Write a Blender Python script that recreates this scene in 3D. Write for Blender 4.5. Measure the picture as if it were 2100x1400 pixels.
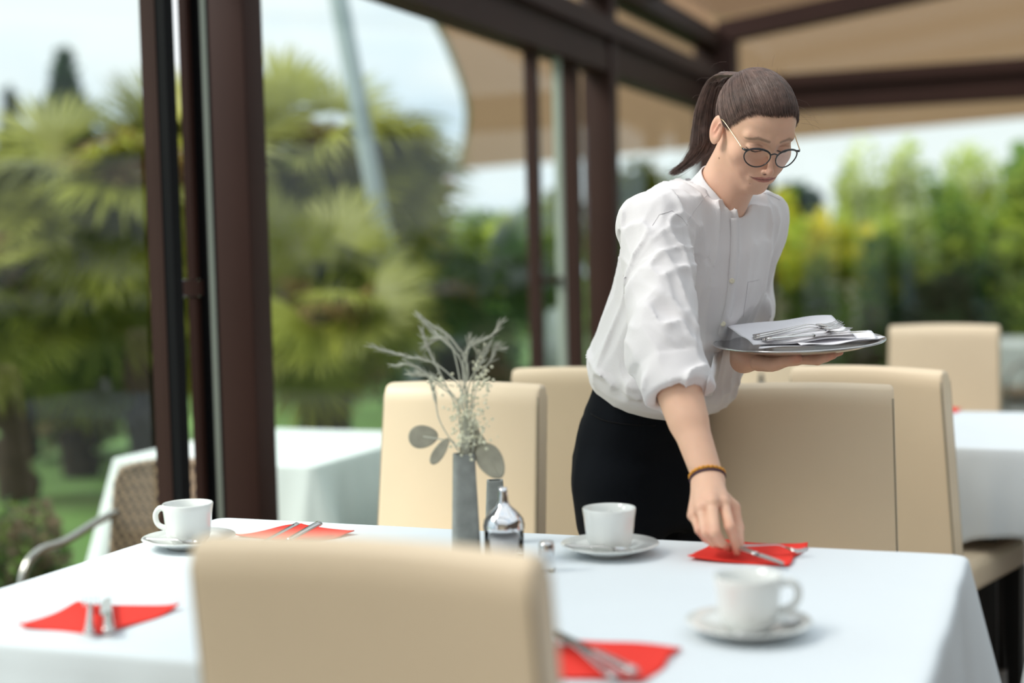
import bpy, bmesh, math, random
import numpy as np
from mathutils import Vector, Matrix
random.seed(7); rng = np.random.default_rng(7)
for o in list(bpy.data.objects): bpy.data.objects.remove(o)
S = bpy.context.scene
COL = S.collection
# ------------------------------------------------------------------ camera
F = 2917.0; H = 1.26; PITCH = math.atan(172/F); ROLL = 0.024
_F = np.array([0, math.cos(PITCH), -math.sin(PITCH)]); _U0 = np.array([0, math.sin(PITCH), math.cos(PITCH)]); _R0 = np.array([1., 0, 0])
_U = _U0*math.cos(ROLL)+_R0*math.sin(ROLL); _R = _R0*math.cos(ROLL)-_U0*math.sin(ROLL)
_C = np.array([0, 0, H])
def at(px, py, Y):
    v = _F+_R*(px-1050)/F-_U*(py-700)/F
    return _C+v*(Y/v[1])
def atz(px, py, z):
    v = _F+_R*(px-1050)/F-_U*(py-700)/F
    return _C+v*((z-H)/v[2])
cam = bpy.data.cameras.new('camera'); co = bpy.data.objects.new('camera', cam); COL.objects.link(co)
co.matrix_world = Matrix(((_R[0], _U[0], -_F[0], 0), (_R[1], _U[1], -_F[1], 0), (_R[2], _U[2], -_F[2], H), (0, 0, 0, 1)))
cam.sensor_width = 36; cam.lens = 36*F/2100; cam.clip_start = .05; cam.clip_end = 300
cam.dof.use_dof = True; cam.dof.focus_distance = 2.76; cam.dof.aperture_fstop = 1.25
S.camera = co
S.view_settings.view_transform = 'Standard'; S.view_settings.look = 'None'; S.view_settings.gamma = 1
S.view_settings.exposure = 0.50; S.view_settings.use_curve_mapping = False
# ------------------------------------------------------------------ world
wd = bpy.data.worlds.new('sky'); S.world = wd; wd.use_nodes = True
nt = wd.node_tree; N = nt.nodes; N.clear(); lk = nt.links.new
tc = N.new('ShaderNodeTexCoord'); mp = N.new('ShaderNodeMapping'); mp.inputs['Scale'].default_value = (1.3, 1.3, 4.0); mp.inputs['Location'].default_value = (.35, .2, .1)
nz = N.new('ShaderNodeTexNoise'); nz.inputs['Scale'].default_value = 1.6; nz.inputs['Detail'].default_value = 5; nz.inputs['Roughness'].default_value = .5
rp = N.new('ShaderNodeValToRGB'); rp.color_ramp.elements[0].position = .30; rp.color_ramp.elements[0].color = (.42, .66, .90, 1)
rp.color_ramp.elements[1].position = .50; rp.color_ramp.elements[1].color = (.86, .905, .92, 1)
bg = N.new('ShaderNodeBackground'); bg.inputs['Strength'].default_value = 1.0; out = N.new('ShaderNodeOutputWorld')
lk(tc.outputs['Generated'], mp.inputs['Vector']); lk(mp.outputs[0], nz.inputs['Vector']); lk(nz.outputs['Fac'], rp.inputs['Fac'])
sx_ = N.new('ShaderNodeSeparateXYZ'); lk(tc.outputs['Generated'], sx_.inputs[0]); el_ = N.new('ShaderNodeMapRange'); el_.inputs['From Min'].default_value = .12; el_.inputs['From Max'].default_value = .6; el_.inputs['To Min'].default_value = .84; el_.inputs['To Max'].default_value = 1.3
lk(sx_.outputs['Z'], el_.inputs['Value']); lk(el_.outputs[0], bg.inputs['Strength']); lk(rp.outputs[0], bg.inputs['Color']); lk(bg.outputs[0], out.inputs['Surface'])
sun = bpy.data.lights.new('sun', 'SUN'); sun.energy = 3.1; sun.angle = math.radians(25); sun.color = (1, .96, .9)
so = bpy.data.objects.new('sun', sun); COL.objects.link(so)
so.rotation_euler = Vector((.80, .12, -.80)).to_track_quat('-Z', 'Y').to_euler()

# ------------------------------------------------------------------ helpers
def tag(o, label=None, cat=None, group=None, kind=None):
    if label: o['label'] = label
    if cat: o['category'] = cat
    if group: o['group'] = group
    if kind: o['kind'] = kind
    return o
def empty(name, loc=(0, 0, 0), rz=0, label=None, cat=None, group=None):
    o = bpy.data.objects.new(name, None); COL.objects.link(o); o.location = tuple(float(c) for c in loc); o.rotation_euler = (0, 0, rz)
    o.empty_display_size = .05
    return tag(o, label, cat, group)
def copy_tree(o, parent=None):
    c = o.copy(); COL.objects.link(c)
    if parent: c.parent = parent
    for ch in o.children: copy_tree(ch, c)
    return c
class MB:
    def __init__(s): s.v = []; s.f = []; s.n = 0
    def add(s, v, f):
        v = np.asarray(v, float).reshape(-1, 3); s.v.append(v)
        s.f += [tuple(int(i)+s.n for i in q) for q in f]; s.n += len(v); return s
    def verts(s): return np.concatenate(s.v)
    def tf(s, fn): s.v = [np.asarray(fn(s.verts()))]; return s
    def obj(s, name, mat, parent=None, smooth=True, col=None):
        me = bpy.data.meshes.new(name); v = s.verts()
        me.from_pydata(v.tolist(), [], s.f); me.update()
        if smooth:
            me.shade_smooth()
            if smooth != True: me.set_sharp_from_angle(angle=smooth)
        if col is not None:
            a = me.color_attributes.new('Col', 'FLOAT_COLOR', 'POINT')
            a.data.foreach_set('color', np.concatenate([col, np.ones((len(col), 1))], 1).astype(np.float32).ravel())
        o = bpy.data.objects.new(name, me); COL.objects.link(o)
        if mat: me.materials.append(mat)
        if parent: o.parent = parent
        return o
A35 = math.radians(35)
def rbox(m, c, s, r=.01, n=2, rz=0, deform=None):
    """rounded box: centre c, full size s"""
    s = np.array(s, float)/2; r = min(r, *(s*.999)); inn = s-r
    k = 2 if n <= 2 else n
    def ax(L, i):
        a = np.concatenate([-L-r*np.cos(np.linspace(0, np.pi/2, k+1)), np.linspace(-L, L, max(2, n))[1:-1], L+r*np.sin(np.linspace(0, np.pi/2, k+1))]) if r > 0 else np.array([-L, L])
        return a
    A = [ax(inn[i], i) for i in range(3)]
    for d in range(3):
        u, w = [(1, 2), (2, 0), (0, 1)][d]
        for sg in (-1, 1):
            U, Wd = np.meshgrid(A[u], A[w], indexing='ij'); P = np.zeros(U.shape+(3,)); P[..., u] = U; P[..., w] = Wd; P[..., d] = sg*s[d]
            q = np.clip(P, -inn, inn); dd = P-q; L = np.linalg.norm(dd, axis=-1, keepdims=True); P = q+dd/np.maximum(L, 1e-9)*r
            nu, nw = U.shape; idx = np.arange(nu*nw).reshape(nu, nw)
            f = np.stack([idx[:-1, :-1], idx[1:, :-1], idx[1:, 1:], idx[:-1, 1:]], -1).reshape(-1, 4)
            if sg < 0: f = f[:, ::-1]
            P = P.reshape(-1, 3)
            if deform is not None: P = deform(P)
            if rz: cc, ss = math.cos(rz), math.sin(rz); P = np.stack([P[:, 0]*cc-P[:, 1]*ss, P[:, 0]*ss+P[:, 1]*cc, P[:, 2]], 1)
            m.add(P+np.array(c), f)
    return m
def box(m, c, s, rz=0):
    x, y, z = np.array(s)/2
    P = np.array([(-x, -y, -z), (x, -y, -z), (x, y, -z), (-x, y, -z), (-x, -y, z), (x, -y, z), (x, y, z), (-x, y, z)])
    if rz: cc, ss = math.cos(rz), math.sin(rz); P = np.stack([P[:, 0]*cc-P[:, 1]*ss, P[:, 0]*ss+P[:, 1]*cc, P[:, 2]], 1)
    return m.add(P+np.array(c), [(3, 2, 1, 0), (4, 5, 6, 7), (0, 1, 5, 4), (1, 2, 6, 5), (2, 3, 7, 6), (3, 0, 4, 7)])
def lathe(m, prof, seg=40, c=(0, 0, 0)):
    pr = np.array(prof, float); t = np.arange(seg)*2*np.pi/seg
    P = np.stack([pr[:, None, 0]*np.cos(t), pr[:, None, 0]*np.sin(t), np.repeat(pr[:, None, 1], seg, 1)], -1)
    n = len(pr); f = []
    for i in range(n-1):
        for j in range(seg): f.append((i*seg+j, i*seg+(j+1) % seg, (i+1)*seg+(j+1) % seg, (i+1)*seg+j))
    return m.add(P.reshape(-1, 3)+np.array(c), f)
def tube(m, pts, rad, seg=8, cap=True, flat=None, up=None):
    pts = np.array(pts, float); n = len(pts); rad = np.broadcast_to(np.array(rad, float), (n,)) if np.ndim(rad) < 2 else rad
    T = np.gradient(pts, axis=0); T /= np.linalg.norm(T, axis=1, keepdims=True)+1e-12
    u = np.array(up if up is not None else ([0, 0, 1.] if abs(T[0, 2]) < .9 else [1., 0, 0])); rings = []
    for i in range(n):
        u = u-T[i]*(u@T[i]); u /= np.linalg.norm(u)+1e-12; w = np.cross(T[i], u)
        a = np.arange(seg)*2*np.pi/seg
        fl = 1 if flat is None else flat
        rings.append(pts[i]+rad[i]*(np.cos(a)[:, None]*u*fl+np.sin(a)[:, None]*w))
    f = [(i*seg+j, i*seg+(j+1) % seg, (i+1)*seg+(j+1) % seg, (i+1)*seg+j) for i in range(n-1) for j in range(seg)]
    if cap: f += [tuple(range(seg))[::-1], tuple(range((n-1)*seg, n*seg))]
    return m.add(np.concatenate(rings), f)
def grid(m, P):
    nu, nv = P.shape[:2]; idx = np.arange(nu*nv).reshape(nu, nv)
    return m.add(P.reshape(-1, 3), np.stack([idx[:-1, :-1], idx[1:, :-1], idx[1:, 1:], idx[:-1, 1:]], -1).reshape(-1, 4))
def spline(pts, n=20):
    p = np.array(pts, float); k = len(p); t = np.linspace(0, k-1, n); i = np.clip(t.astype(int), 0, k-2); u = (t-i)[:, None]
    pp = np.vstack([2*p[0]-p[1], p, 2*p[-1]-p[-2]]); a, b, c, d = pp[i], pp[i+1], pp[i+2], pp[i+3]
    return .5*((2*b)+(-a+c)*u+(2*a-5*b+4*c-d)*u*u+(-a+3*b-3*c+d)*u**3)
# ------------------------------------------------------------------ materials
def pbr(name, col, rough=.5, metal=0, bump=0, bscale=50, var=0, vscale=8, stretch=(1, 1, 1), sss=0, spec=.5, attr=False, trans=0, sheen=0, coat=0, transl=0, brng=False):
    m = bpy.data.materials.new(name); m.use_nodes = True; nt = m.node_tree; b = nt.nodes['Principled BSDF']; l = nt.links.new
    b.inputs['Base Color'].default_value = (*col, 1); b.inputs['Roughness'].default_value = rough; b.inputs['Metallic'].default_value = metal
    b.inputs['Specular IOR Level'].default_value = spec; b.inputs['Coat Weight'].default_value = coat; b.inputs['Sheen Weight'].default_value = sheen
    b.inputs['Transmission Weight'].default_value = trans
    if sss: b.inputs['Subsurface Weight'].default_value = sss; b.inputs['Subsurface Radius'].default_value = (.02, .008, .004); b.inputs['Subsurface Scale'].default_value = .4
    t = nt.nodes.new('ShaderNodeTexCoord'); mp = nt.nodes.new('ShaderNodeMapping'); mp.inputs['Scale'].default_value = stretch; l(t.outputs['Object'], mp.inputs[0])
    src = None
    if attr:
        a = nt.nodes.new('ShaderNodeAttribute'); a.attribute_name = 'Col'; src = a.outputs['Color']; l(src, b.inputs['Base Color'])
    if var:
        nz = nt.nodes.new('ShaderNodeTexNoise'); nz.inputs['Scale'].default_value = vscale; nz.inputs['Detail'].default_value = 4; l(mp.outputs[0], nz.inputs['Vector'])
        mr = nt.nodes.new('ShaderNodeMapRange'); mr.inputs['From Min'].default_value = .3; mr.inputs['From Max'].default_value = .7; mr.inputs['To Min'].default_value = 1-var; mr.inputs['To Max'].default_value = 1+var
        l(nz.outputs['Fac'], mr.inputs['Value']); val = mr.outputs[0]
        if brng:
            oi = nt.nodes.new('ShaderNodeObjectInfo'); mr2 = nt.nodes.new('ShaderNodeMapRange'); mr2.inputs['To Min'].default_value = .65; mr2.inputs['To Max'].default_value = 1.4; l(oi.outputs['Random'], mr2.inputs['Value'])
            mm = nt.nodes.new('ShaderNodeMath'); mm.operation = 'MULTIPLY'; l(val, mm.inputs[0]); l(mr2.outputs[0], mm.inputs[1]); val = mm.outputs[0]
        vm = nt.nodes.new('ShaderNodeVectorMath'); vm.operation = 'SCALE'; l(val, vm.inputs['Scale'])
        if src: l(src, vm.inputs[0])
        else: vm.inputs[0].default_value = col
        l(vm.outputs[0], b.inputs['Base Color']); src = vm.outputs[0]
    if bump:
        nb = nt.nodes.new('ShaderNodeTexNoise'); nb.inputs['Scale'].default_value = bscale; nb.inputs['Detail'].default_value = 3; l(mp.outputs[0], nb.inputs['Vector'])
        bp = nt.nodes.new('ShaderNodeBump'); bp.inputs['Strength'].default_value = min(1, bump); bp.inputs['Distance'].default_value = .002; l(nb.outputs['Fac'], bp.inputs['Height']); l(bp.outputs[0], b.inputs['Normal'])
    if transl:
        tr = nt.nodes.new('ShaderNodeBsdfTranslucent'); mx = nt.nodes.new('ShaderNodeMixShader'); mx.inputs[0].default_value = transl
        if src: l(src, tr.inputs[0])
        else: tr.inputs[0].default_value = (*col, 1)
        o = nt.nodes['Material Output']; l(b.outputs[0], mx.inputs[1]); l(tr.outputs[0], mx.inputs[2]); l(mx.outputs[0], o.inputs['Surface'])
    return m
def pane_mat(name, tint=(.88, .94, .91), boost=.42, base=.02):
    m = bpy.data.materials.new(name); m.use_nodes = True; nt = m.node_tree; nt.nodes.clear(); l = nt.links.new
    o = nt.nodes.new('ShaderNodeOutputMaterial'); mx = nt.nodes.new('ShaderNodeMixShader'); tr = nt.nodes.new('ShaderNodeBsdfTransparent'); gl = nt.nodes.new('ShaderNodeBsdfGlossy')
    tr.inputs[0].default_value = (*tint, 1); gl.inputs['Roughness'].default_value = 0.0; gl.inputs['Color'].default_value = (.95, .97, 1, 1)
    fr = nt.nodes.new('ShaderNodeFresnel'); fr.inputs['IOR'].default_value = 1.5; ma = nt.nodes.new('ShaderNodeMath'); ma.operation = 'MULTIPLY_ADD'; ma.inputs[1].default_value = boost; ma.inputs[2].default_value = base
    g = nt.nodes.new('ShaderNodeNewGeometry'); lw = nt.nodes.new('ShaderNodeLayerWeight'); lw.inputs['Blend'].default_value = .35
    l(lw.outputs['Fresnel'], ma.inputs[0]); l(ma.outputs[0], mx.inputs[0]); l(tr.outputs[0], mx.inputs[1]); l(gl.outputs[0], mx.inputs[2]); l(mx.outputs[0], o.inputs['Surface'])
    return m
M = {}
M['frame'] = pbr('brown_aluminium', (.036, .015, .011), .55, spec=.18, var=.08, vscale=3)
M['rubber'] = pbr('dark_rubber', (.004, .004, .005), .7, spec=.15)
M['seal'] = pbr('pale_seal', (.34, .38, .32), .5, bump=1, bscale=200)
M['pane'] = pane_mat('window_glass', base=.015)
M['roofglass'] = pane_mat('roof_glass', tint=(.74, .75, .74), boost=.5, base=.01)
M['steel'] = pbr('polished_steel', (.62, .60, .59), .18, 1)
M['chrome'] = pbr('chrome', (.75, .75, .78), .08, 1)
M['tray'] = pbr('steel_tray', (.55, .54, .54), .2, 1)
M['cloth'] = pbr('white_tablecloth', (.70, .74, .775), .85, bump=.15, bscale=300, var=.015, vscale=3, spec=.2)
M['outcloth'] = pbr('terrace_tablecloth', (.62, .66, .64), .85, spec=.2)
M['leather'] = pbr('cream_leather', (.80, .635, .45), .45, bump=.12, bscale=260, var=.03, vscale=3, spec=.4)
M['stitch'] = pbr('stitched_seam', (.36, .29, .20), .6)
M['darkwood'] = pbr('dark_leg_wood', (.012, .010, .010), .45)
M['tabletop'] = pbr('table_board', (.20, .13, .08), .5, var=.15, vscale=4, stretch=(1, 8, 1))
M['porcelain'] = pbr('white_porcelain', (.80, .81, .79), .16, spec=.5, coat=.3)
M['napkin'] = pbr('red_paper_napkin', (.80, .045, .032), .85, bump=.3, bscale=300, var=.03, spec=.2)
M['paper'] = pbr('white_paper_napkin', (.80, .78, .82), .85, bump=.25, bscale=200, spec=.2)
M['vase'] = pbr('grey_slate_vase', (.24, .25, .235), .6, var=.22, vscale=40, bump=.3, bscale=90)
M['drygrass'] = pbr('dried_grass', (.66, .66, .56), .8, transl=.2)
M['bud'] = pbr('dried_buds', (.78, .76, .58), .8)
M['eucal'] = pbr('dried_leaf', (.34, .32, .25), .75, var=.12, vscale=60)
M['sail'] = pbr('tan_sail_cloth', (.33, .205, .125), .8, var=.03, vscale=.7, transl=.42, spec=.1)
M['mast'] = pbr('grey_metal_mast', (.36, .42, .43), .45, .2)
M['lawn'] = pbr('lawn', (.085, .17, .035), .9, var=.35, vscale=1.4, bump=1, bscale=60)
M['terrace'] = pbr('terrace_stone', (.33, .33, .31), .85, var=.25, vscale=2.5)
M['trunk'] = pbr('fibrous_trunk', (.035, .024, .016), .95, var=.4, vscale=20, bump=1, bscale=40)
M['palm'] = pbr('palm_leaf', (.24, .245, .028), .5, var=.35, vscale=1.5, transl=.35, brng=True)
M['palmdk'] = pbr('palm_leaf_deep', (.045, .095, .032), .5, var=.35, vscale=1.5, transl=.3, brng=True)
M['palmdead'] = pbr('palm_leaf_dry', (.42, .28, .13), .8, var=.3, vscale=2, transl=.3, brng=True)
M['palmbud'] = pbr('palm_flower', (.52, .46, .12), .8)
M['wicker'] = pbr('brown_wicker', (.13, .085, .05), .6, var=.3, vscale=40)
def weave():
    m = M['wicker']; nt = m.node_tree; l = nt.links.new; t = nt.nodes.new('ShaderNodeTexCoord'); mp = nt.nodes.new('ShaderNodeMapping'); mp.inputs['Scale'].default_value = (1, 0, .55); c = nt.nodes.new('ShaderNodeTexChecker'); c.inputs['Scale'].default_value = 75
    c.inputs['Color1'].default_value = (.36, .25, .15, 1); c.inputs['Color2'].default_value = (.07, .045, .03, 1); l(t.outputs['Object'], mp.inputs[0]); l(mp.outputs[0], c.inputs['Vector']); l(c.outputs['Color'], nt.nodes['Principled BSDF'].inputs['Base Color'])
weave()
M['alu'] = pbr('aluminium_tube', (.42, .39, .36), .25, 1)
M['wall'] = pbr('plaster', (.07, .05, .038), .9, var=.05)
M['bouncewall'] = pbr('warm_bounce_wall', (.62, .50, .38), .9, var=.05)  # pale and warm, to bounce light from the added back wall
# deck floor
M['deck'] = pbr('grey_deck', (.20, .165, .14), .6, var=.25, vscale=5, stretch=(1, 1, 1))
def deck_boards():
    m = M['deck']; nt = m.node_tree; b = nt.nodes['Principled BSDF']; l = nt.links.new
    t = nt.nodes.new('ShaderNodeTexCoord'); mp = nt.nodes.new('ShaderNodeMapping'); mp.inputs['Rotation'].default_value = (0, 0, math.radians(22)); l(t.outputs['Object'], mp.inputs[0])
    br = nt.nodes.new('ShaderNodeTexBrick'); br.inputs['Scale'].default_value = 1; br.inputs['Brick Width'].default_value = 1.8; br.inputs['Row Height'].default_value = .12; br.inputs['Mortar Size'].default_value = .006
    br.inputs['Color1'].default_value = (.23, .19, .16, 1); br.inputs['Color2'].default_value = (.15, .12, .10, 1); br.inputs['Mortar'].default_value = (.03, .025, .02, 1)
    l(mp.outputs[0], br.inputs['Vector']); l(br.outputs['Color'], b.inputs['Base Color'])
deck_boards()
# ------------------------------------------------------------------ room
EX = np.array([.927, -.375, 0]); EY = np.array([.375, .927, 0]); RZ = -math.radians(22.02)
K = np.array([1.355, 9.077, 0]); SL = .4045; A0 = K[0]-SL*K[1]
def W(u, v, z=0): return K+EX*u-EY*v+np.array([0, 0, z])      # u: away from the side wall, v: towards the camera
def wv(px, u=0.0):
    k = (px-1050)/F; a = K+EX*u    # (a0 - .375v) = k (a1 - .927v)
    return (a[0]-k*a[1])/(.375-k*.927)
GZ = -.15
def struct(o): o['kind'] = 'structure'; return o
def bar(m, u0, u1, v0, v1, z0, z1):
    c = W((u0+u1)/2, (v0+v1)/2, (z0+z1)/2); return box(m, c, (abs(u1-u0), abs(v1-v0), z1-z0), RZ)
m = MB(); c = W(3.2, 5.5, -.06); box(m, c, (6.8, 15.0, .12), RZ); struct(m.obj('floor', M['deck'], smooth=False))
m = MB(); grid(m, np.array([[(x, y, GZ) for y in np.linspace(-6, 60, 12)] for x in np.linspace(-40, 40, 12)])); struct(m.obj('ground', M['lawn'], smooth=False))
# terrace slabs outside along the glass
m = MB(); box(m, W(-.8, 7, GZ+.011), (1.4, 12, .02), RZ); box(m, W(2.6, -2.2, GZ+.012), (9, 4.2, .02), RZ); struct(m.obj('terrace', M['terrace'], smooth=False))
LZ = 2.15; LE = 2.115
# posts
def post(name, pa, wu=.145, v=None, wvv=.09, z1=2.62, u0=-.145):
    v = wv(pa) if v is None else v
    m = MB(); rbox(m, W(u0+wu/2, v, z1/2), (wu, wvv, z1), .004, 2, RZ); return struct(m.obj(name, M['frame'], smooth=A35))
VP = []
vA = wv(490, -.07); vB = wv(1240, -.07); vNear = 9.35
post('post_left', 0, .155, vA, .10); post('post_middle', 0, .155, vB, .10); post('post_corner', 0, .26, .0, .14, 2.62, -.15); post('post_near', 0, .155, vNear, .10)
# header and eave beams along the side wall
def beams(name, items, mat=None):
    m = MB()
    for it in items: bar(m, *it)
    return struct(m.obj(name, mat or M['frame'], smooth=False))
beams('trim_1', [(-.13, .0, -.1, 12.6, LZ, LZ+.11), (-.10, -.01, -.1, 12.6, LZ+.11, LZ+.16), (-.13, .03, -.1, 12.6, LZ+.16, LZ+.25), (-.13, .03, -.1, 12.6, 2.54, 2.64)])
beams('trim_2', [(-.14, .0, -.1, 12.6, .0, .05)])
# end wall: beam, sill, mullions, sloping gable rail
beams('trim_3', [(0, 6.6, -.05, .07, LE, LE+.10), (0, 6.6, -.03, .05, LE+.10, LE+.15), (0, 6.6, -.05, .09, LE+.15, LE+.23)])
beams('trim_4', [(0, 6.6, -.05, .05, 0, .05)])
m = MB()
rise = .13
P = [W(0, .08, 2.57), W(6.6, .08, 2.57+6.6*rise), W(6.6, -.05, 2.57+6.6*rise), W(0, -.05, 2.57)]
Q = [p+np.array([0, 0, .13]) for p in P]
m.add(P+Q, [(3, 2, 1, 0), (4, 5, 6, 7), (0, 1, 5, 4), (1, 2, 6, 5), (2, 3, 7, 6), (3, 0, 4, 7)]); struct(m.obj('trim_5', M['frame'], smooth=False))
for i, u in enumerate((.27, 3.4, 6.5)):
    m = MB(); bar(m, u-.04, u+.05, -.05, .06, .05, LE); struct(m.obj('post_end', M['frame'], smooth=False))
# roof rafters and glass
for i, v in enumerate((1.6, 3.2, 4.8, 6.4, 8.0, 9.6, 11.2)):
    m = MB(); P = [W(0, v+.03, 2.60), W(6.6, v+.03, 2.60+6.6*rise), W(6.6, v-.03, 2.60+6.6*rise), W(0, v-.03, 2.60)]; Q = [p+np.array([0, 0, .11]) for p in P]
    m.add(P+Q, [(3, 2, 1, 0), (4, 5, 6, 7), (0, 1, 5, 4), (1, 2, 6, 5), (2, 3, 7, 6), (3, 0, 4, 7)]); struct(m.obj('rafter', M['frame'], smooth=False))
m = MB(); m.add([W(0, 0, 2.72), W(6.6, 0, 2.72+6.6*rise), W(6.6, 12.6, 2.72+6.6*rise), W(0, 12.6, 2.72)], [(0, 1, 2, 3)]); struct(m.obj('ceiling', M['roofglass'], smooth=False))
# unseen walls, added to shape the light inside the room
m = MB(); bar(m, -.2, 6.7, 12.6, 12.8, 0, 3.5); struct(m.obj('wall_back_bounce', M['bouncewall'], smooth=False))  # added behind the camera, throws warm light onto the chair backs
m = MB(); bar(m, 6.6, 6.75, -.05, 12.6, 0, 3.5); struct(m.obj('wall_right_blocker', M['wall'], smooth=False))  # added out of view, dark, holds back light from the right

def window(name, u, v0, v1, z0=.05, z1=LZ, sashes=True):
    """sliding pane in the side wall between v0 (near) and v1 (far)"""
    m = MB(); P = [W(u, v0, z0), W(u, v1, z0), W(u, v1, z1), W(u, v0, z1)]; m.add(P, [(0, 1, 2, 3)])
    return struct(m.obj(name, M['pane'], smooth=False))
def upright(m, u0, u1, v, w, z0=.05, z1=LZ): bar(m, u0, u1, v-w/2, v+w/2, z0, z1)
v320 = wv(322); v375 = wv(372); v400 = wv(403); v425 = wv(428)
wo = window('window_1', -.105, vNear, wv(346, -.105))
m = MB(); upright(m, -.135, -.088, wv(346, -.097), .045); struct(m.obj('sash', M['frame'], wo, smooth=False))
m = MB(); upright(m, -.088, -.060, wv(346, -.097), .040); m.obj('gasket', M['rubber'], wo, smooth=False)
# second sash beside the post, with the handle
wo2 = window('window_2', -.085, vA-.05, wv(1102, -.087))
m = MB(); upright(m, -.115, -.06, wv(1102, -.087), .05); m.obj('sash', M['frame'], wo2, smooth=False)
m = MB(); upright(m, -.085, -.060, wv(403, -.07), .02); o = m.obj('sash', M['frame'], wo2, smooth=False)
m = MB(); upright(m, -.074, -.036, wv(427, -.055), .026); m.obj('glass_edge', M['seal'], wo2, smooth=False)
m = MB(); upright(m, -.074, -.036, wv(427, -.055)+.019, .008); upright(m, -.074, -.036, wv(427, -.055)-.020, .012); m.obj('gasket', M['rubber'], wo2, smooth=False)
m = MB(); zz = at(395, 592, 3.7)[2]; bar(m, -.11, -.05, wv(403, -.07)-.01, wv(403, -.07)+.012, zz-.02, zz+.02); m.obj('latch', M['frame'], wo2, smooth=False)
m = MB(); bar(m, -.11, -.05, wv(403, -.07)-.01, wv(403, -.07)+.012, zz+.02, zz+.024); bar(m, -.11, -.05, wv(403, -.07)-.01, wv(403, -.07)+.012, zz-.024, zz-.02); m.obj('latch_edge', M['steel'], wo2, smooth=False)
# far frame pair before the middle post
wo3 = window('window_3', -.06, wv(1102, -.087), vB+.02)
m = MB(); upright(m, -.075, -.045, wv(1154, -.06), .03); m.obj('glass_edge', M['seal'], wo3, smooth=False)
m = MB(); upright(m, -.10, -.02, wv(1180, -.06), .05); m.obj('sash', M['frame'], wo3, smooth=False)
m = MB(); zz = at(1130, 577, 6)[2]; bar(m, -.09, -.05, wv(1102, -.087), wv(1150, -.07), zz-.012, zz+.012); m.obj('latch', M['frame'], wo3, smooth=False)
window('window_4', -.085, vB-.05, .07)
window('window_5', -.06, 12.5, .07, LZ+.27, 2.54)
def endpane(name, u0, u1, z0, z1, z2=None):
    m = MB(); z2 = z1 if z2 is None else z2; m.add([W(u0, 0, z0), W(u1, 0, z0), W(u1, 0, z2), W(u0, 0, z1)], [(0, 1, 2, 3)]); return struct(m.obj(name, M['pane'], smooth=False))
endpane('window_6', .1, .23, .05, LE); endpane('window_7', .32, 3.36, .05, LE); endpane('window_8', 3.45, 6.46, .05, LE); endpane('window_9', .08, 6.5, LE+.23, 2.57, 2.57+6.5*rise)

# ------------------------------------------------------------------ chairs
def make_chair():
    root = empty('dining_chair')
    wb, hb, th, rec = .40, .965, .062, math.radians(8)
    zb = .36
    def d(P):
        z = P[:, 2]; x = P[:, 0].copy(); y = P[:, 1].copy()
        k = (z+(hb-zb)/2)/(hb-zb)
        x = x*(1+.05*(1-k)); y = y+np.sign(y)*.004*np.cos(x/wb*np.pi)*1.0+.010*np.cos(x/wb*np.pi)
        z = z+.006*np.cos(x/wb*np.pi)*np.clip(k*3-2, 0, 1)
        tt = np.clip((P[:, 2]-((hb-zb)/2-.034))/.034, 0, 1); y = y*np.sqrt(np.maximum(.02, 1-.93*tt*tt)); x = x*(1-.014*np.maximum(0, tt-.2)**2)
        return np.stack([x, y-math.tan(rec)*np.maximum(0, k*(hb-zb)-.1)-.215, z], 1)
    m = MB(); rbox(m, (0, 0, (hb+zb)/2), (wb, th, hb-zb), .010, 34, 0, d); back = m.obj('backrest', M['leather'], root)
    for sx in (-1, 1):
        for sy in (-1, 1):
            m = MB(); pts = []
            for k in np.linspace(.02, .955, 26):
                p = d(np.array([[sx*(wb/2-.0035), sy*(th/2-.0035), -(hb-zb)/2+k*(hb-zb)]]))[0]; pts.append(p+np.array([0, 0, (hb+zb)/2]))
            tube(m, pts, .0028, 6); m.obj('piping', M['stitch'], back)
    def ds(P):
        P = P.copy(); t = np.clip(P[:, 2]/.04, 0, 1); P[:, 2] += .010*np.cos(P[:, 0]/.44*np.pi)*np.cos(P[:, 1]/.46*np.pi)*t; return P
    m = MB(); rbox(m, (0, .02, .435), (.44, .45, .085), .025, 6, 0, ds); m.obj('seat', M['leather'], root)
    for sx in (-1, 1):
        for y0, y1 in ((.215, .22), (-.185, -.23)):
            m = MB(); v = []
            for z, w, yy in ((.40, .022, y0), (0, .015, y1)):
                x = sx*.195; v += [(x-w, yy-w, z), (x+w, yy-w, z), (x+w, yy+w, z), (x-w, yy+w, z)]
            m.add(v, [(0, 1, 2, 3), (7, 6, 5, 4), (4, 5, 1, 0), (5, 6, 2, 1), (6, 7, 3, 2), (7, 4, 0, 3)]); m.obj('leg', M['darkwood'], root, smooth=False)
    return root
proto = make_chair(); nch = [0]
def place_chair(x, y, rz, label, z=0):
    """rz: heading of the chair front; (x, y) = middle of the backrest top"""
    c = proto if nch[0] == 0 else copy_tree(proto); nch[0] += 1
    dirv = Vector((-math.sin(rz), math.cos(rz))); top = -.215-math.tan(math.radians(8))*.505
    c.location = (float(x)-dirv.x*top, float(y)-dirv.y*top, z); c.rotation_euler = (0, 0, rz)
    tag(c, label, 'chair', 'cream leather dining chairs'); return c
A_, B_ = -math.radians(22), math.pi-math.radians(22)
p = at(742, 1122, 1.47); place_chair(p[0], p[1], A_, 'blurred cream leather chair with its back to us, closest of all in the foreground')
p = at(953, 790, 3.36); place_chair(p[0], p[1], B_, 'pale cream leather chair behind the vase of dried flowers, facing us')
p = at(1640, 795, 3.12); place_chair(p[0], p[1], B_+math.radians(8), 'cream leather chair right beside the waitress, facing the front table')
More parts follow.
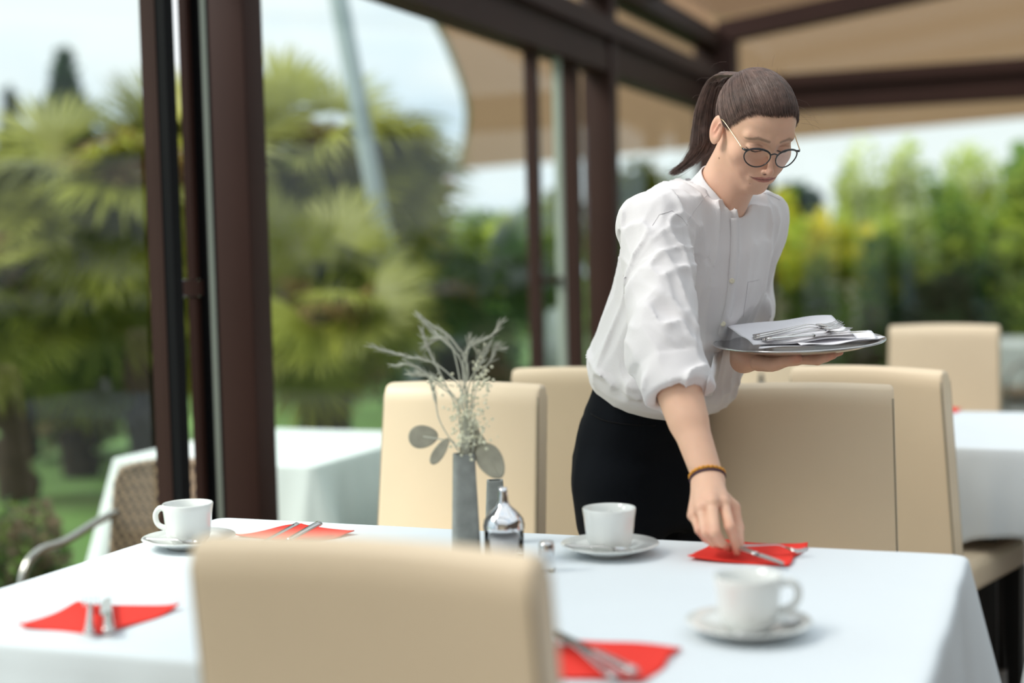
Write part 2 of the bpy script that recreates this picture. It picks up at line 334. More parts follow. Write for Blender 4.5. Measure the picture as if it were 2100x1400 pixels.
p = at(1198, 745, 3.70); place_chair(p[0], p[1], A_-math.radians(2), 'tan looking leather chair partly hidden behind the waitress, its back to us')
p = at(1778, 748, 3.52); place_chair(p[0], p[1], A_-math.radians(16), 'tan leather chair seen from behind, its seat showing low at the right')
p = at(1540, 684, 5.1); place_chair(p[0], p[1], B_, 'pale chair just below the tray, behind the small cruet')
p = at(1936, 684, 5.35); place_chair(p[0], p[1], B_, 'cream chair farthest to the right, facing us beyond the white table')

# ------------------------------------------------------------------ tables and cloths
def cloth(name, w, d, drop, seed, flare=.05, z=.75, mat='cloth', n=72, amp=.012):
    r = np.random.default_rng(seed); ph = r.uniform(0, 6.28, 8); m = MB()
    per = []; rc = .025
    for cx, cy, a0 in ((w/2-rc, d/2-rc, 0), (-w/2+rc, d/2-rc, 90), (-w/2+rc, -d/2+rc, 180), (w/2-rc, -d/2+rc, 270)):
        for a in np.radians(np.linspace(a0, a0+90, 9)): per.append((cx+rc*math.cos(a), cy+rc*math.sin(a), math.cos(a), math.sin(a), math.sin(2*(a-math.radians(a0)))))
        # straight run to next corner
        L = w-2*rc if a0 in (0, 180) else d-2*rc; k = int(L/.02)
        x0, y0 = per[-1][:2]; dx, dy = -math.sin(math.radians(a0+90)), math.cos(math.radians(a0+90))
        for i in range(1, k): per.append((x0+dx*L*i/k, y0+dy*L*i/k, math.cos(math.radians(a0+90)), math.sin(math.radians(a0+90)), 0))
    per = np.array(per); n = len(per); s = np.arange(n)/n*2*np.pi
    corner = np.zeros(n)
    for cx, cy in ((w/2, d/2), (-w/2, d/2), (-w/2, -d/2), (w/2, -d/2)):
        dd = np.hypot(per[:, 0]-cx, per[:, 1]-cy); corner += np.exp(-(dd/.10)**2)
    wav = np.sin(s*9+ph[0])+.7*np.sin(s*17+ph[1])+.5*np.sin(s*31+ph[2])
    rings = []
    for k in (0.0, .25, .5, .75, .9, .97): rings.append(np.stack([per[:, 0]*k, per[:, 1]*k, np.full(n, z+.0012*np.sin(k*5+ph[3])*0)], 1))
    edge = .010
    for a in np.radians((0, 30, 60, 90)): rings.append(np.stack([per[:, 0]+per[:, 2]*(edge*math.sin(a)-edge*.6+.001*wav), per[:, 1]+per[:, 3]*(edge*math.sin(a)-edge*.6+.001*wav), z-edge*(1-math.cos(a))+np.zeros(n)], 1))
    for t in np.linspace(.08, 1, 14):
        dz = drop*(1+.38*corner)*t
        off = edge*.4+flare*t*(.35+1.6*corner)+amp*wav*t**.8+.004*np.sin(s*53+ph[4])*t
        off = np.maximum(off, .004)
        rings.append(np.stack([per[:, 0]+per[:, 2]*off, per[:, 1]+per[:, 3]*off, z-edge-dz], 1))
    V = np.stack(rings); f = []
    for i in range(len(rings)-1):
        for j in range(n): f.append((i*n+j, i*n+(j+1) % n, (i+1)*n+(j+1) % n, (i+1)*n+j))
    V = V.reshape(-1, 3); m.add(V, [q[::-1] for q in f])
    o = m.obj(name, M[mat]); sm = o.modifiers.new('thickness', 'SOLIDIFY'); sm.thickness = .0016; sm.offset = 0
    return o
def table(cx, cy, w, d, rz, label, clabel, drop=.25, z=.75, gz=0, flare=.05, mat='cloth', seed=1, legmat='darkwood', inset=.06, amp=.012):
    root = empty('dining_table', (cx, cy, gz), rz, label, 'table')
    m = MB(); rbox(m, (0, 0, z-gz-.018), (w-.03, d-.03, .03), .004); m.obj('tabletop', M['tabletop'], root, smooth=A35)
    for sx in (-1, 1):
        for sy in (-1, 1):
            m = MB(); rbox(m, (sx*(w/2-inset), sy*(d/2-inset), (z-gz-.033)/2), (.055, .055, z-gz-.035), .004); m.obj('leg', M[legmat], root, smooth=A35)
    c = cloth('tablecloth', w, d, drop, seed, flare, z=0, mat=mat, amp=amp); c.location = (cx, cy, z); c.rotation_euler = (0, 0, rz)
    tag(c, clabel, 'tablecloth'); return root
def ctr(corner, w, d, sx, sy):   # centre from a corner: sx: +1 if the table extends towards +EX
    return corner[:2]+EX[:2]*w/2*sx+EY[:2]*d/2*sy
TL = atz(452, 1060, .75); TR = atz(1985, 1138, .75)
TW = float(np.linalg.norm(TR-TL)); TD = .90; TRZ = math.atan2(TR[1]-TL[1], TR[0]-TL[0])
tx = (TR-TL)/TW; ty = np.array([-tx[1], tx[0], 0])
c = (TL+TR)/2-ty*TD/2
table(c[0], c[1], TW, TD, TRZ, 'large dining table at the front under the white cloth, laid with cups and red napkins', 'white cloth over the front table the waitress is laying', drop=.27, flare=.05, seed=4, amp=.009)
c2 = ctr(np.array([1.03, 3.66]), 1.3, .82, 1, 1); table(c2[0], c2[1], 1.3, .82, RZ, 'dark-legged dining table behind the tan chair at the right', 'white tablecloth with a straight hanging edge at the right, beyond the tan chair', drop=.22, flare=.012, seed=5, inset=.17, amp=.004)
c3 = ctr(atz(2185, 925, .75)-EY*.2, .9, .7, 1, -1); table(c3[0], c3[1], .9, .7, RZ, 'dining table mostly beyond the right edge of the picture', 'tip of a white tablecloth at the right edge of the picture', drop=.40, flare=.05, seed=6)
c4 = ctr(atz(1100, 878, .75), .85, .82, 1, 1); table(c4[0], c4[1], .85, .82, RZ, 'dark-legged dining table half hidden behind the waitress', 'white tablecloth showing between the two cream chairs left of the waitress', drop=.27, flare=.02, seed=7, amp=.005)
L = atz(236, 942, .60); ang = RZ+math.radians(2); cT = L[:2]+EX[:2]*.40+EY[:2]*.45
table(cT[0]-.02, cT[1]+.02, .80, .9, RZ, 'terrace table outside the glass beside the wicker armchair', 'pale long tablecloth on the terrace table outside the glass', drop=.46, z=.60, gz=GZ, flare=.10, mat='outcloth', seed=8, amp=.022)
p = atz(2170, 705, .58); table(p[0]+.2, p[1]+.3, 1.3, .9, RZ, 'far terrace table seen through the end window at the right', 'grey green looking cloth on the far terrace table at the right', drop=.42, z=.58, gz=GZ, mat='outcloth', seed=9)

# ------------------------------------------------------------------ tableware
def cup_mb():
    m = MB(); R = .0455; Hc = .072
    prof = [(0, .004), (.022, .004), (.025, 0), (.029, 0), (.0305, .004), (.0360, .009), (.0392, .018), (.0412, .035), (.0432, .055), (R, Hc-.001), (R-.0008, Hc+.001), (R-.0035, Hc), (.0400, .052), (.0378, .032), (.0350, .018), (.026, .009), (0, .0075)]
    lathe(m, prof, 48); return m
def make_cup():
    root = empty('coffee_cup')
    cup_mb().obj('cup_body', M['porcelain'], root)
    m = MB(); tube(m, spline([(.040, 0, .056), (.058, 0, .061), (.069, 0, .048), (.063, 0, .030), (.038, 0, .022)], 18), .0042, 8, flat=1.3); m.obj('handle', M['porcelain'], root)
    return root
def saucer_obj():
    m = MB(); lathe(m, [(0, .004), (.030, .004), (.033, 0), (.038, 0), (.040, .004), (.062, .010), (.082, .018), (.0838, .0192), (.083, .0206), (.062, .0138), (.036, .0085), (.034, .0072), (0, .007)], 56); return m.obj('saucer', M['porcelain'])
def spoon_mb(L=.13, s=1.0):
    m = MB(); pts = spline([(0, 0, .003), (0, L*.35, .006), (0, L*.62, .009), (0, L*.72, .006)], 14); tube(m, pts, np.linspace(.0048, .0020, 14)*s, 8, flat=.45)
    nu, nv = 9, 16; P = np.zeros((nu, nv, 3)); Q = np.zeros((nu, nv, 3))
    bl = L*.15; bw = L*.105
    for i, a in enumerate(np.linspace(0, 1, nu)):
        for j, t in enumerate(np.linspace(0, 2*np.pi, nv)):
            x = bw*a*math.cos(t)*(1-.12*math.sin(t)); y = L*.72+bl+bl*a*math.sin(t); z = .0012+.0065*a*a
            P[i, j] = (x, y, z); Q[i, j] = (x, y, z+.0012)
    grid(m, P); grid(m, Q[:, ::-1]); return m
def fork_mb(L=.20):
    m = MB(); pts = spline([(0, 0, .003), (0, L*.3, .006), (0, L*.6, .010), (0, L*.72, .006)], 16); tube(m, pts, [.0075-.0045*math.sin(min(1, i/12)*1.57) for i in range(16)], 8, flat=.35)
    P = []
    for t in np.linspace(0, 1, 6):
        w = .0035+.0085*math.sin(t*1.57); P.append([(x*w, L*.71+t*L*.08, .006-.003*t+.0006*0) for x in (-1, -.33, .33, 1)])
    P = np.array(P); grid(m, P); grid(m, (P+np.array([0, 0, .0013]))[:, ::-1])
    for x in (-.0105, -.0035, .0035, .0105): tube(m, [(x, L*.785, .0035), (x, L*.86, .0018), (x, L*.93, .003), (x*.96, L, .007)], [.0016, .0014, .0012, .0008], 6)
    return m
def knife_mb(L=.215):
    m = MB(); tube(m, spline([(0, 0, .005), (0, L*.25, .005), (0, L*.48, .005)], 10), np.linspace(.0085, .0058, 10), 10, flat=.55)
    a = np.linspace(0, 1, 12); top = np.stack([np.full(12, .006), L*.47+a*L*.53, np.full(12, .004)], 1); bot = np.stack([-.010*np.sqrt(np.clip(1-a**5, 0, 1))+.005*a**6, L*.47+a*L*.53, np.full(12, .004)], 1)
    P = np.stack([bot, top]); grid(m, P+np.array([0, 0, .0008])); grid(m, (P-np.array([0, 0, .0006]))[::-1]); return m
def utensil(kind, mb, p0, p1, label, cat, z=None, lift=0, group=None, roll=0):
    """lay a utensil with its handle end at p0 pointing to p1 (world points)"""
    p0 = np.array(p0); p1 = np.array(p1); o = mb.obj(kind, M['steel'])
    o.location = p0; d = p1-p0; yaw = math.atan2(-d[0], d[1]); pit = math.atan2(d[2], math.hypot(d[0], d[1]))
    o.rotation_mode = 'ZXY'; o.matrix_world = Matrix.Translation(p0) @ Matrix.Rotation(yaw, 4, 'Z') @ Matrix.Rotation(pit, 4, 'X') @ Matrix.Rotation(roll, 4, 'Y')
    return tag(o, label, cat, group)
TZ = .7515
def setcup(px, py, hd, slabel, clabel, plabel, sp=200):
    p = atz(px, py, TZ); s = saucer_obj(); s.location = (p[0], p[1], TZ); tag(s, slabel, 'saucer', 'saucers on the front table')
    c = make_cup(); c.location = (p[0], p[1], TZ+.0075); c.rotation_euler = (0, 0, hd); tag(c, clabel, 'cup', 'coffee cups on the front table')
    a = math.radians(sp); q0 = np.array([p[0]+.078*math.cos(a), p[1]+.078*math.sin(a), TZ+.017]); b = a+math.radians(100); q1 = np.array([p[0]+.062*math.cos(b), p[1]+.062*math.sin(b), TZ+.011])
    utensil('teaspoon', spoon_mb(.118), q0, q0+(q1-q0)/np.linalg.norm(q1-q0)*.1, plabel, 'spoon', group='teaspoons on saucers')
setcup(388, 1121, math.radians(160), 'white saucer at the far left corner of the front table', 'white coffee cup with its handle to the left, at the far left table corner', 'steel teaspoon on the saucer at the far left corner of the front table', 190)
setcup(1251, 1136, math.radians(85), 'white saucer between the glass shaker and the red napkin being laid', 'white coffee cup standing in front of the black trousers of the waitress', 'steel teaspoon lying in front of the middle cup', 190)
setcup(1535, 1300, math.radians(5), 'white saucer nearest to us on the right half of the front table', 'white coffee cup nearest to us with its handle to the right', 'blurred teaspoon on the saucer nearest to us, right of its cup', 250)
def napkin(px4, label, seed, z=TZ):
    c = [atz(x, y, z) for x, y in px4]; r = np.random.default_rng(seed); n = 25; P = np.zeros((n, n, 3))
    for i, u in enumerate(np.linspace(0, 1, n)):
        for j, v in enumerate(np.linspace(0, 1, n)):
            q = c[0]*(1-u)*(1-v)+c[1]*u*(1-v)+c[2]*u*v+c[3]*(1-u)*v
            e = (abs(u-.5)*2)**6+(abs(v-.5)*2)**6
            q = q+np.array([.003*math.sin(v*9+seed), .003*math.sin(u*8+seed*2), .0015+.004*e*(.5+.5*math.sin(u*5+v*7+seed))]); P[i, j] = q
    m = MB(); grid(m, P); o = m.obj('paper_napkin', M['napkin']); sm = o.modifiers.new('t', 'SOLIDIFY'); sm.thickness = .0018; sm.offset = -1
    return tag(o, label, 'napkin', 'red napkins on the tables')
napkin([(1408, 1149), (1614, 1162), (1658, 1119), (1470, 1111)], 'red napkin under the hand of the waitress', 1)
napkin([(33, 1287), (215, 1303), (374, 1247), (165, 1240)], 'red diamond-laid napkin at the near left of the front table', 2)
napkin([(482, 1100), (640, 1112), (728, 1096), (620, 1076)], 'red napkin between the far left cup and the vase', 3)
napkin([(1040, 1385), (1320, 1402), (1396, 1334), (1150, 1312)], 'red napkin in the foreground beside the closest chair back', 4)
napkin([(1890, 843), (1960, 846), (1973, 838), (1915, 836)], 'small red napkin on the white table at the right', 5)
# cutlery on napkins
Zn = TZ+.006
utensil('fork', fork_mb(.20), atz(183, 1302, Zn), atz(186, 1244, Zn+.002), 'steel fork on the near left napkin, tines pointing away from us', 'fork')
utensil('knife', knife_mb(.20), atz(224, 1300, Zn), atz(220, 1242, Zn+.002), 'steel knife beside the fork on the near left napkin', 'knife')
utensil('fork', fork_mb(.19), atz(612, 1076, Zn+.02), atz(560, 1106, Zn), 'steel fork lying on the napkin near the far left cup', 'fork')
utensil('knife', knife_mb(.19), atz(655, 1078, Zn+.014), atz(590, 1112, Zn), 'steel knife next to the fork on the napkin near the far left cup', 'knife')
utensil('fork', fork_mb(.20), atz(1262, 1393, Zn), atz(1150, 1320, Zn), 'blurred fork in the foreground, handle towards the right, on the napkin by the closest chair', 'fork')
utensil('knife', knife_mb(.215), atz(1300, 1385, Zn+.004), atz(1165, 1315, Zn+.004), 'blurred knife in the foreground, beside the fork on the napkin by the closest chair', 'knife')
utensil('knife', knife_mb(.125), atz(1500, 1124, Zn+.010), atz(1604, 1160, Zn), 'steel knife being set down by the waitress on the red napkin', 'knife')
utensil('fork', fork_mb(.125), atz(1500, 1122, Zn+.010), atz(1622, 1131, Zn+.002), 'steel fork being set down by the waitress, tines to the right', 'fork')

# vase with dried flowers
def taper_box(m, w0, w1, h, d0, d1, wall=.004):
    prof = [(w0, d0, 0), (w1, d1, h), (w1-2*wall, d1-2*wall, h), (w0-2*wall, d0-2*wall, .01)]; n = 32; rings = []
    for w, d, z in prof:
        t = np.arange(n)*2*np.pi/n; c, s = np.cos(t), np.sin(t); e = .45
        rings.append(np.stack([np.sign(c)*np.abs(c)**e*w/2, np.sign(s)*np.abs(s)**e*d/2, np.full(n, z)], 1))
    V = np.concatenate(rings); f = [(i*n+j, i*n+(j+1) % n, (i+1)*n+(j+1) % n, (i+1)*n+j) for i in range(3) for j in range(n)]+[tuple(range(n))[::-1], tuple(range(3*n, 4*n))[::-1]]
    m.add(V, f)
vp = atz(957, 1152, TZ)
vy = vp[1]; s_ = vy/F
m = MB(); taper_box(m, 60*s_, 44*s_, 226*s_, 55*s_, 40*s_); vz = m.obj('slate_vase', M['vase'], smooth=A35); vz.location = (vp[0], vy, TZ); vz.rotation_euler = (0, 0, .15); tag(vz, 'tall tapering grey vase holding dried flowers, in the middle of the front table', 'vase')
bq = empty('dried_bouquet', (vp[0], vy, TZ+.1), 0, 'pale dried grasses, buds and round leaves standing in the grey vase', 'dried flowers')
def bl(pts): return np.array([at(x, y, vy+dy)-np.array(bq.location) for x, y, dy in pts])
for pts in ([(955, 950, 0), (940, 840, .0), (960, 760, 0), (930, 700, -.02), (870, 655, -.03)], [(955, 950, 0), (950, 830, 0), (945, 740, 0), (900, 690, .02), (865, 655, .02)],
            [(957, 950, 0), (955, 820, 0), (900, 750, 0), (830, 730, 0), (770, 713, -.01)], [(957, 950, 0), (950, 840, 0), (900, 790, 0), (850, 750, 0), (815, 748, .02)],
            [(957, 950, 0), (960, 840, 0), (950, 740, 0), (965, 710, 0), (1005, 690, 0), (1022, 668, 0)], [(957, 950, 0), (968, 840, 0), (985, 770, 0), (1005, 740, 0), (1012, 720, 0), (1020, 716, 0)],
            [(957, 950, 0), (940, 850, 0), (915, 790, 0), (885, 730, 0), (868, 688, 0)], [(957, 950, 0), (950, 830, 0), (930, 720, 0), (905, 695, 0), (880, 705, 0)],
            [(957, 950, 0), (965, 840, .01), (975, 760, .01), (990, 720, .01)], [(957, 950, 0), (955, 840, .01), (955, 780, .01), (960, 705, .01), (975, 715, .02)], [(957, 950, 0), (905, 870, 0), (893, 820, 0), (886, 790, 0)], [(957, 950, 0), (960, 800, .01), (985, 745, 0), (1000, 715, 0)], [(957, 950, 0), (940, 830, .01), (890, 775, .02), (850, 768, .03)]):
    m = MB(); sp_ = spline(bl(pts), 26); tube(m, sp_, np.linspace(.0011, .0016, 26), 5)
    for k in range(14, 26):
        for j in range(4):
            a = rng.normal(size=3)*.4; t = sp_[k]-sp_[k-1]; t = t/np.linalg.norm(t); e = t+a*.5; e /= np.linalg.norm(e)
            q = sp_[k]; tube(m, [q, q+e*.009, q+e*.020], [.0007, .0006, .0002], 3)
    m.obj('grass_stem', M['drygrass'], bq)
m = MB()
def ico(m, c, r):
    t = (1+5**.5)/2; V = np.array([(-1, t, 0), (1, t, 0), (-1, -t, 0), (1, -t, 0), (0, -1, t), (0, 1, t), (0, -1, -t), (0, 1, -t), (t, 0, -1), (t, 0, 1), (-t, 0, -1), (-t, 0, 1)])/1.9*r
    m.add(V+c, [(0, 11, 5), (0, 5, 1), (0, 1, 7), (0, 7, 10), (0, 10, 11), (1, 5, 9), (5, 11, 4), (11, 10, 2), (10, 7, 6), (7, 1, 8), (3, 9, 4), (3, 4, 2), (3, 2, 6), (3, 6, 8), (3, 8, 9), (4, 9, 5), (2, 4, 11), (6, 2, 10), (8, 6, 7), (9, 8, 1)])
for cx, cy, sx, sy, n in ((985, 775, 18, 35, 70), (900, 785, 22, 14, 26), (955, 850, 30, 40, 130), (975, 900, 22, 30, 60), (945, 900, 12, 25, 40)):
    for i in range(n):
        p = at(cx+rng.normal()*sx*.7, cy+rng.normal()*sy*.7, vy+rng.normal()*.015)-np.array(bq.location); ico(m, p, rng.uniform(.0015, .0033))
o = m.obj('dried_buds', M['bud'], bq); o['kind'] = 'stuff'
def roundleaf(c, w, h, rot, tilt=.3):
    m = MB(); nu, nv = 8, 28; P = np.zeros((nu, nv, 3))
    for i, a in enumerate(np.linspace(0, 1, nu)):
        for j, t in enumerate(np.linspace(0, 2*np.pi, nv)):
            x = a*w/2*math.cos(t); y = a*h/2*math.sin(t)*(1-.18*math.cos(t)); xx = x*math.cos(rot)-y*math.sin(rot); zz = x*math.sin(rot)+y*math.cos(rot)
            P[i, j] = (xx, tilt*zz+.1*x*x/w, zz)
    grid(m, P); m.tf(lambda v: v+c); o = m.obj('round_leaf', M['eucal'], bq); s = o.modifiers.new('t', 'SOLIDIFY'); s.thickness = .0008; return o
b0 = np.array(bq.location); sc = vy/F
roundleaf(at(868, 895, vy)-b0, 62*sc, 46*sc, .05); roundleaf(at(902, 925, vy-.01)-b0, 62*sc, 24*sc, .95); roundleaf(at(1007, 946, vy-.01)-b0, 78*sc, 52*sc, -1.0); roundleaf(at(965, 905, vy+.01)-b0, 85*sc, 45*sc, 1.5); roundleaf(at(990, 915, vy+.005)-b0, 70*sc, 22*sc, -1.1)
m = MB(); tube(m, bl([(957, 960, 0), (930, 905, 0), (900, 900, 0), (868, 895, 0)]), .0012, 5); tube(m, bl([(957, 960, 0), (975, 900, 0), (1000, 930, 0)]), .0012, 5)
for x in (945, 952, 960, 968): tube(m, bl([(x, 1000, 0), (x+2, 930, 0), (x+rng.uniform(-15, 15), 850, 0)]), .0012, 5)
m.obj('stems', M['drygrass'], bq)
# second small slate vase and the chrome topped shaker
p = atz(1018, 1112, TZ); s2 = p[1]/F; m = MB(); taper_box(m, 48*s2, 34*s2, 130*s2, 40*s2, 32*s2); o = m.obj('slate_vase', M['vase'], smooth=A35); o.location = (p[0], p[1], TZ); tag(o, 'short grey slate holder behind the glass shaker', 'vase')
glass = pbr('clear_glass', (.95, .96, .97), .03, trans=1); glass.node_tree.nodes['Principled BSDF'].inputs['IOR'].default_value = 1.2
sugar = pbr('white_sugar', (.78, .77, .78), .9)
def shaker(px, py, sc=1.0, label=''):
    p = atz(px, py, TZ); k = 1.0*sc; root = empty('sugar_shaker', (p[0], p[1], TZ), 0, label, 'shaker')
    m = MB(); lathe(m, [(0, .003), (.030*k, .002), (.033*k, .006*k), (.033*k, .060*k), (.031*k, .062*k), (.030*k, .060*k), (.030*k, .008*k), (0, .006*k)], 32); m.obj('glass_body', glass, root)
    m = MB(); lathe(m, [(0, .0075), (.0285*k, .009), (.0285*k, .040*k), (.02*k, .043*k), (0, .046*k)], 28); m.obj('sugar', sugar, root)
    m = MB(); lathe(m, [(.0345*k, .056*k), (.0350*k, .064*k), (.0335*k, .068*k), (.033*k, .072*k), (.024*k, .084*k), (.012*k, .095*k), (.0085*k, .103*k), (.0075*k, .118*k), (.0070*k, .126*k), (.0045*k, .1262*k), (.0045*k, .11*k)], 36); m.obj('pourer_top', M['chrome'], root)
    return root
shaker(1035, 1152, 1.0, 'glass sugar shaker with a chrome pouring top beside the vase')
p = atz(1122, 1170, TZ); root = empty('pepper_pot', (p[0], p[1], TZ), 0, 'tiny glass pepper pot with a steel cap, behind the closest chair', 'pepper pot')
m = MB(); lathe(m, [(0, 0), (.014, 0), (.015, .004), (.012, .032), (.010, .034), (0, .034)], 20); m.obj('glass_body', glass, root)
m = MB(); lathe(m, [(.0125, .032), (.0128, .044), (.0105, .048), (0, .049)], 20); m.obj('cap', M['steel'], root)
# cruet on the far table
p = at(1562, 838, 4.55); root = empty('oil_cruet', (p[0], p[1], .752), 0, 'small cruet with a dark tip standing on the table below the tray', 'cruet')
m = MB(); lathe(m, [(0, 0), (.03, 0), (.032, .05), (.025, .062), (.012, .078), (.009, .085), (0, .086)], 24); m.obj('body', M['porcelain'], root)
m = MB(); lathe(m, [(.009, .084), (.008, .10), (.005, .118), (0, .12)], 16); m.obj('spout', M['darkwood'], root)
# ------------------------------------------------------------------ garden
def palm_leaf_mesh(seed, L=.62, n=34, spread=205, droop=.25, pet=.55):
    r = np.random.default_rng(seed); m = MB()
    tube(m, spline([(0, 0, 0), (0, pet*.5, .02), (0, pet, 0)], 6), np.linspace(.013, .007, 6), 5)
    for i in range(n):
        a = math.radians((i/(n-1)-.5)*spread+r.normal()*1.5); l = L*(1-.22*abs(i/(n-1)-.5)*2)*r.uniform(.9, 1.05); dr = droop*r.uniform(.5, 1.6)
        dirx, diry = math.sin(a), math.cos(a); px, py = diry, -dirx; rows = []
        for t in (0, .3, .62, .85, 1):
            w = (.006, .019, .017, .010, .001)[(0, .3, .62, .85, 1).index(t)]
            c = np.array([dirx*l*t, pet+diry*l*t*(1-.12*dr*t*t), -dr*l*t**2.6*.6+.05*l*math.sin(t*3)*0])
            rows.append([c+np.array([px*w, py*w, -.004]), c+np.array([0, 0, .008*(1-t)]), c-np.array([px*w, py*w, .004])])
        grid(m, np.array(rows))
    return m
LEAF = {}
for k in range(4): LEAF['g%d' % k] = palm_leaf_mesh(20+k, droop=.15+.18*k)
for k in range(2): LEAF['d%d' % k] = palm_leaf_mesh(40+k, n=20, droop=1.5, spread=150, L=.55, pet=.4)
PMESH = {}
def leafmesh(key, mat):
    if (key, mat) not in PMESH:
        o = LEAF[key].obj('leaf', M[mat]); PMESH[(key, mat)] = o.data; bpy.data.objects.remove(o)
    return PMESH[(key, mat)]
def palm(x, y, zc, label, nleaf=40, size=1.0, mat='palm', dead=14, seed=1, buds=0, cover=(-.35, 1.0)):
    r = np.random.default_rng(seed); root = empty('fan_palm', (x, y, GZ), 0, label, 'palm', 'fan palms behind the glass'); zr = zc-GZ
    m = MB(); n = 14; P = []
    for i in range(n):
        t = i/(n-1); P.append((.02*math.sin(i*2.1), .02*math.cos(i*1.7), t*zr))
    tube(m, P, [(.12+.03*math.sin(i*2.7)+.04*(i/(n-1))) for i in range(n)], 14); m.obj('trunk', M['trunk'], root)
    for i in range(nleaf+dead):
        dd = i >= nleaf
        az = r.uniform(0, 2*math.pi); el = math.asin(min(.98, r.uniform(*cover))) if not dd else r.uniform(-1.25, -.5)
        key = ('d%d' % r.integers(2)) if dd else 'g%d' % (int(3.99*min(1, max(0, (1-math.sin(el))*.6+r.uniform(-.2, .2)))))
        o = bpy.data.objects.new('leaf', leafmesh(key, 'palmdead' if dd else mat)); COL.objects.link(o); o.parent = root
        o.location = (0, 0, zr+r.uniform(-.1, .08)-(.18 if dd else 0)); sc = size*r.uniform(.85, 1.15)*(.8 if dd else 1)
        o.rotation_mode = 'ZXY'; o.rotation_euler = (el, r.normal()*.5, az); o.scale = (sc, sc, sc)
    for i in range(buds):
        az = r.uniform(-2.6, -.5); m = MB(); pts = [(0, 0, zr), (.25*math.cos(az), .25*math.sin(az), zr+.12), (.42*math.cos(az), .42*math.sin(az), zr-.05), (.46*math.cos(az), .46*math.sin(az), zr-.30)]
        tube(m, spline(pts, 12), np.linspace(.012, .03, 12), 6); m.obj('flower_stalk', M['palmbud'], root)
    return root
def g(px, py, Y): p = at(px, py, Y); return p[0], p[1], p[2]
x, y, z = g(285, 390, 9.0); palm(x, y, z, 'big fan palm left of the sliding door frames, its dark trunk in view', 56, 1.0, seed=2, buds=6)
x, y, z = g(640, 345, 9.6); palm(x, y, z, 'fan palm directly right of the thick brown post, behind the grey mast', 60, .92, seed=5, buds=3, dead=20)
x, y, z = g(15, 560, 8.6); palm(x, y, z, 'lower fan palm cut off by the left edge of the picture', 40, .8, seed=8, buds=2)
x, y, z = g(665, 620, 8.2); palm(x, y, z, 'low fan palm with brown hanging fronds behind the reflected chairs', 34, .62, seed=9, dead=22)
x, y, z = g(935, 600, 9.9); palm(x, y, z, 'deep green fan palm left of the far door frame', 46, .78, mat='palmdk', seed=11, dead=4, cover=(-.6, .7))
x, y, z = g(440, 600, 9.4); palm(x, y, z, 'fan palm mostly hidden behind the thick brown post', 36, .8, seed=13, dead=10)
x, y, z = g(150, 640, 9.6); palm(x, y, z, 'pale lower fan palm behind the window reflections at the left', 34, .75, seed=15, dead=10)

def crown_mat(name, col, var=.45): return pbr(name, col, .75, var=var, vscale=1.3, transl=.45)
CM = {'lime': crown_mat('lime_leaves', (.42, .50, .07)), 'yellow': crown_mat('yellow_leaves', (.66, .58, .05)), 'green': crown_mat('green_leaves', (.19, .31, .06)), 'deep': crown_mat('deep_leaves', (.04, .10, .028)),
      'pale': crown_mat('pale_leaves', (.60, .64, .34)), 'conifer': crown_mat('conifer_needles', (.022, .045, .030)), 'red': crown_mat('red_leaves', (.25, .05, .045)), 'white': crown_mat('white_blossom', (.78, .76, .62)), 'brown': crown_mat('brown_twigs', (.22, .16, .10))}
LEAFQ = np.array([(-.5, 0, 0), (0, -.22, .05), (.5, 0, 0), (0, .22, .05)])
def leafcloud(m, c, R, n, size, r, hollow=.45, shape=None):
    c = np.array(c); d = r.normal(size=(n, 3)); d /= np.linalg.norm(d, axis=1, keepdims=True); k = (hollow+(1-hollow)*r.random(n)**.6)[:, None]
    P = d*k*np.array(R)
    # clumps
    P += .12*np.array(R)*np.sin(d*7+r.random(3)*6)
    if shape == 'cone':
        t = r.random(n)**1.3; a = r.random(n)*6.283; rr = (1-t)*(.35+.65*r.random(n)**.5); P = np.stack([np.cos(a)*rr*R[0], np.sin(a)*rr*R[1], (t*2-1)*R[2]], 1)
    q = r.normal(size=(n, 3)); q /= np.linalg.norm(q, axis=1, keepdims=True); w = np.cross(q, r.normal(size=(n, 3))); w /= np.linalg.norm(w, axis=1, keepdims=True)
    s = size*r.uniform(.6, 1.4, n)[:, None]
    V = np.stack([P-q*s*.5, P-w*s*.25, P+q*s*.5, P+w*s*.25], 1)+c
    m.add(V.reshape(-1, 3), np.arange(n*4).reshape(n, 4))
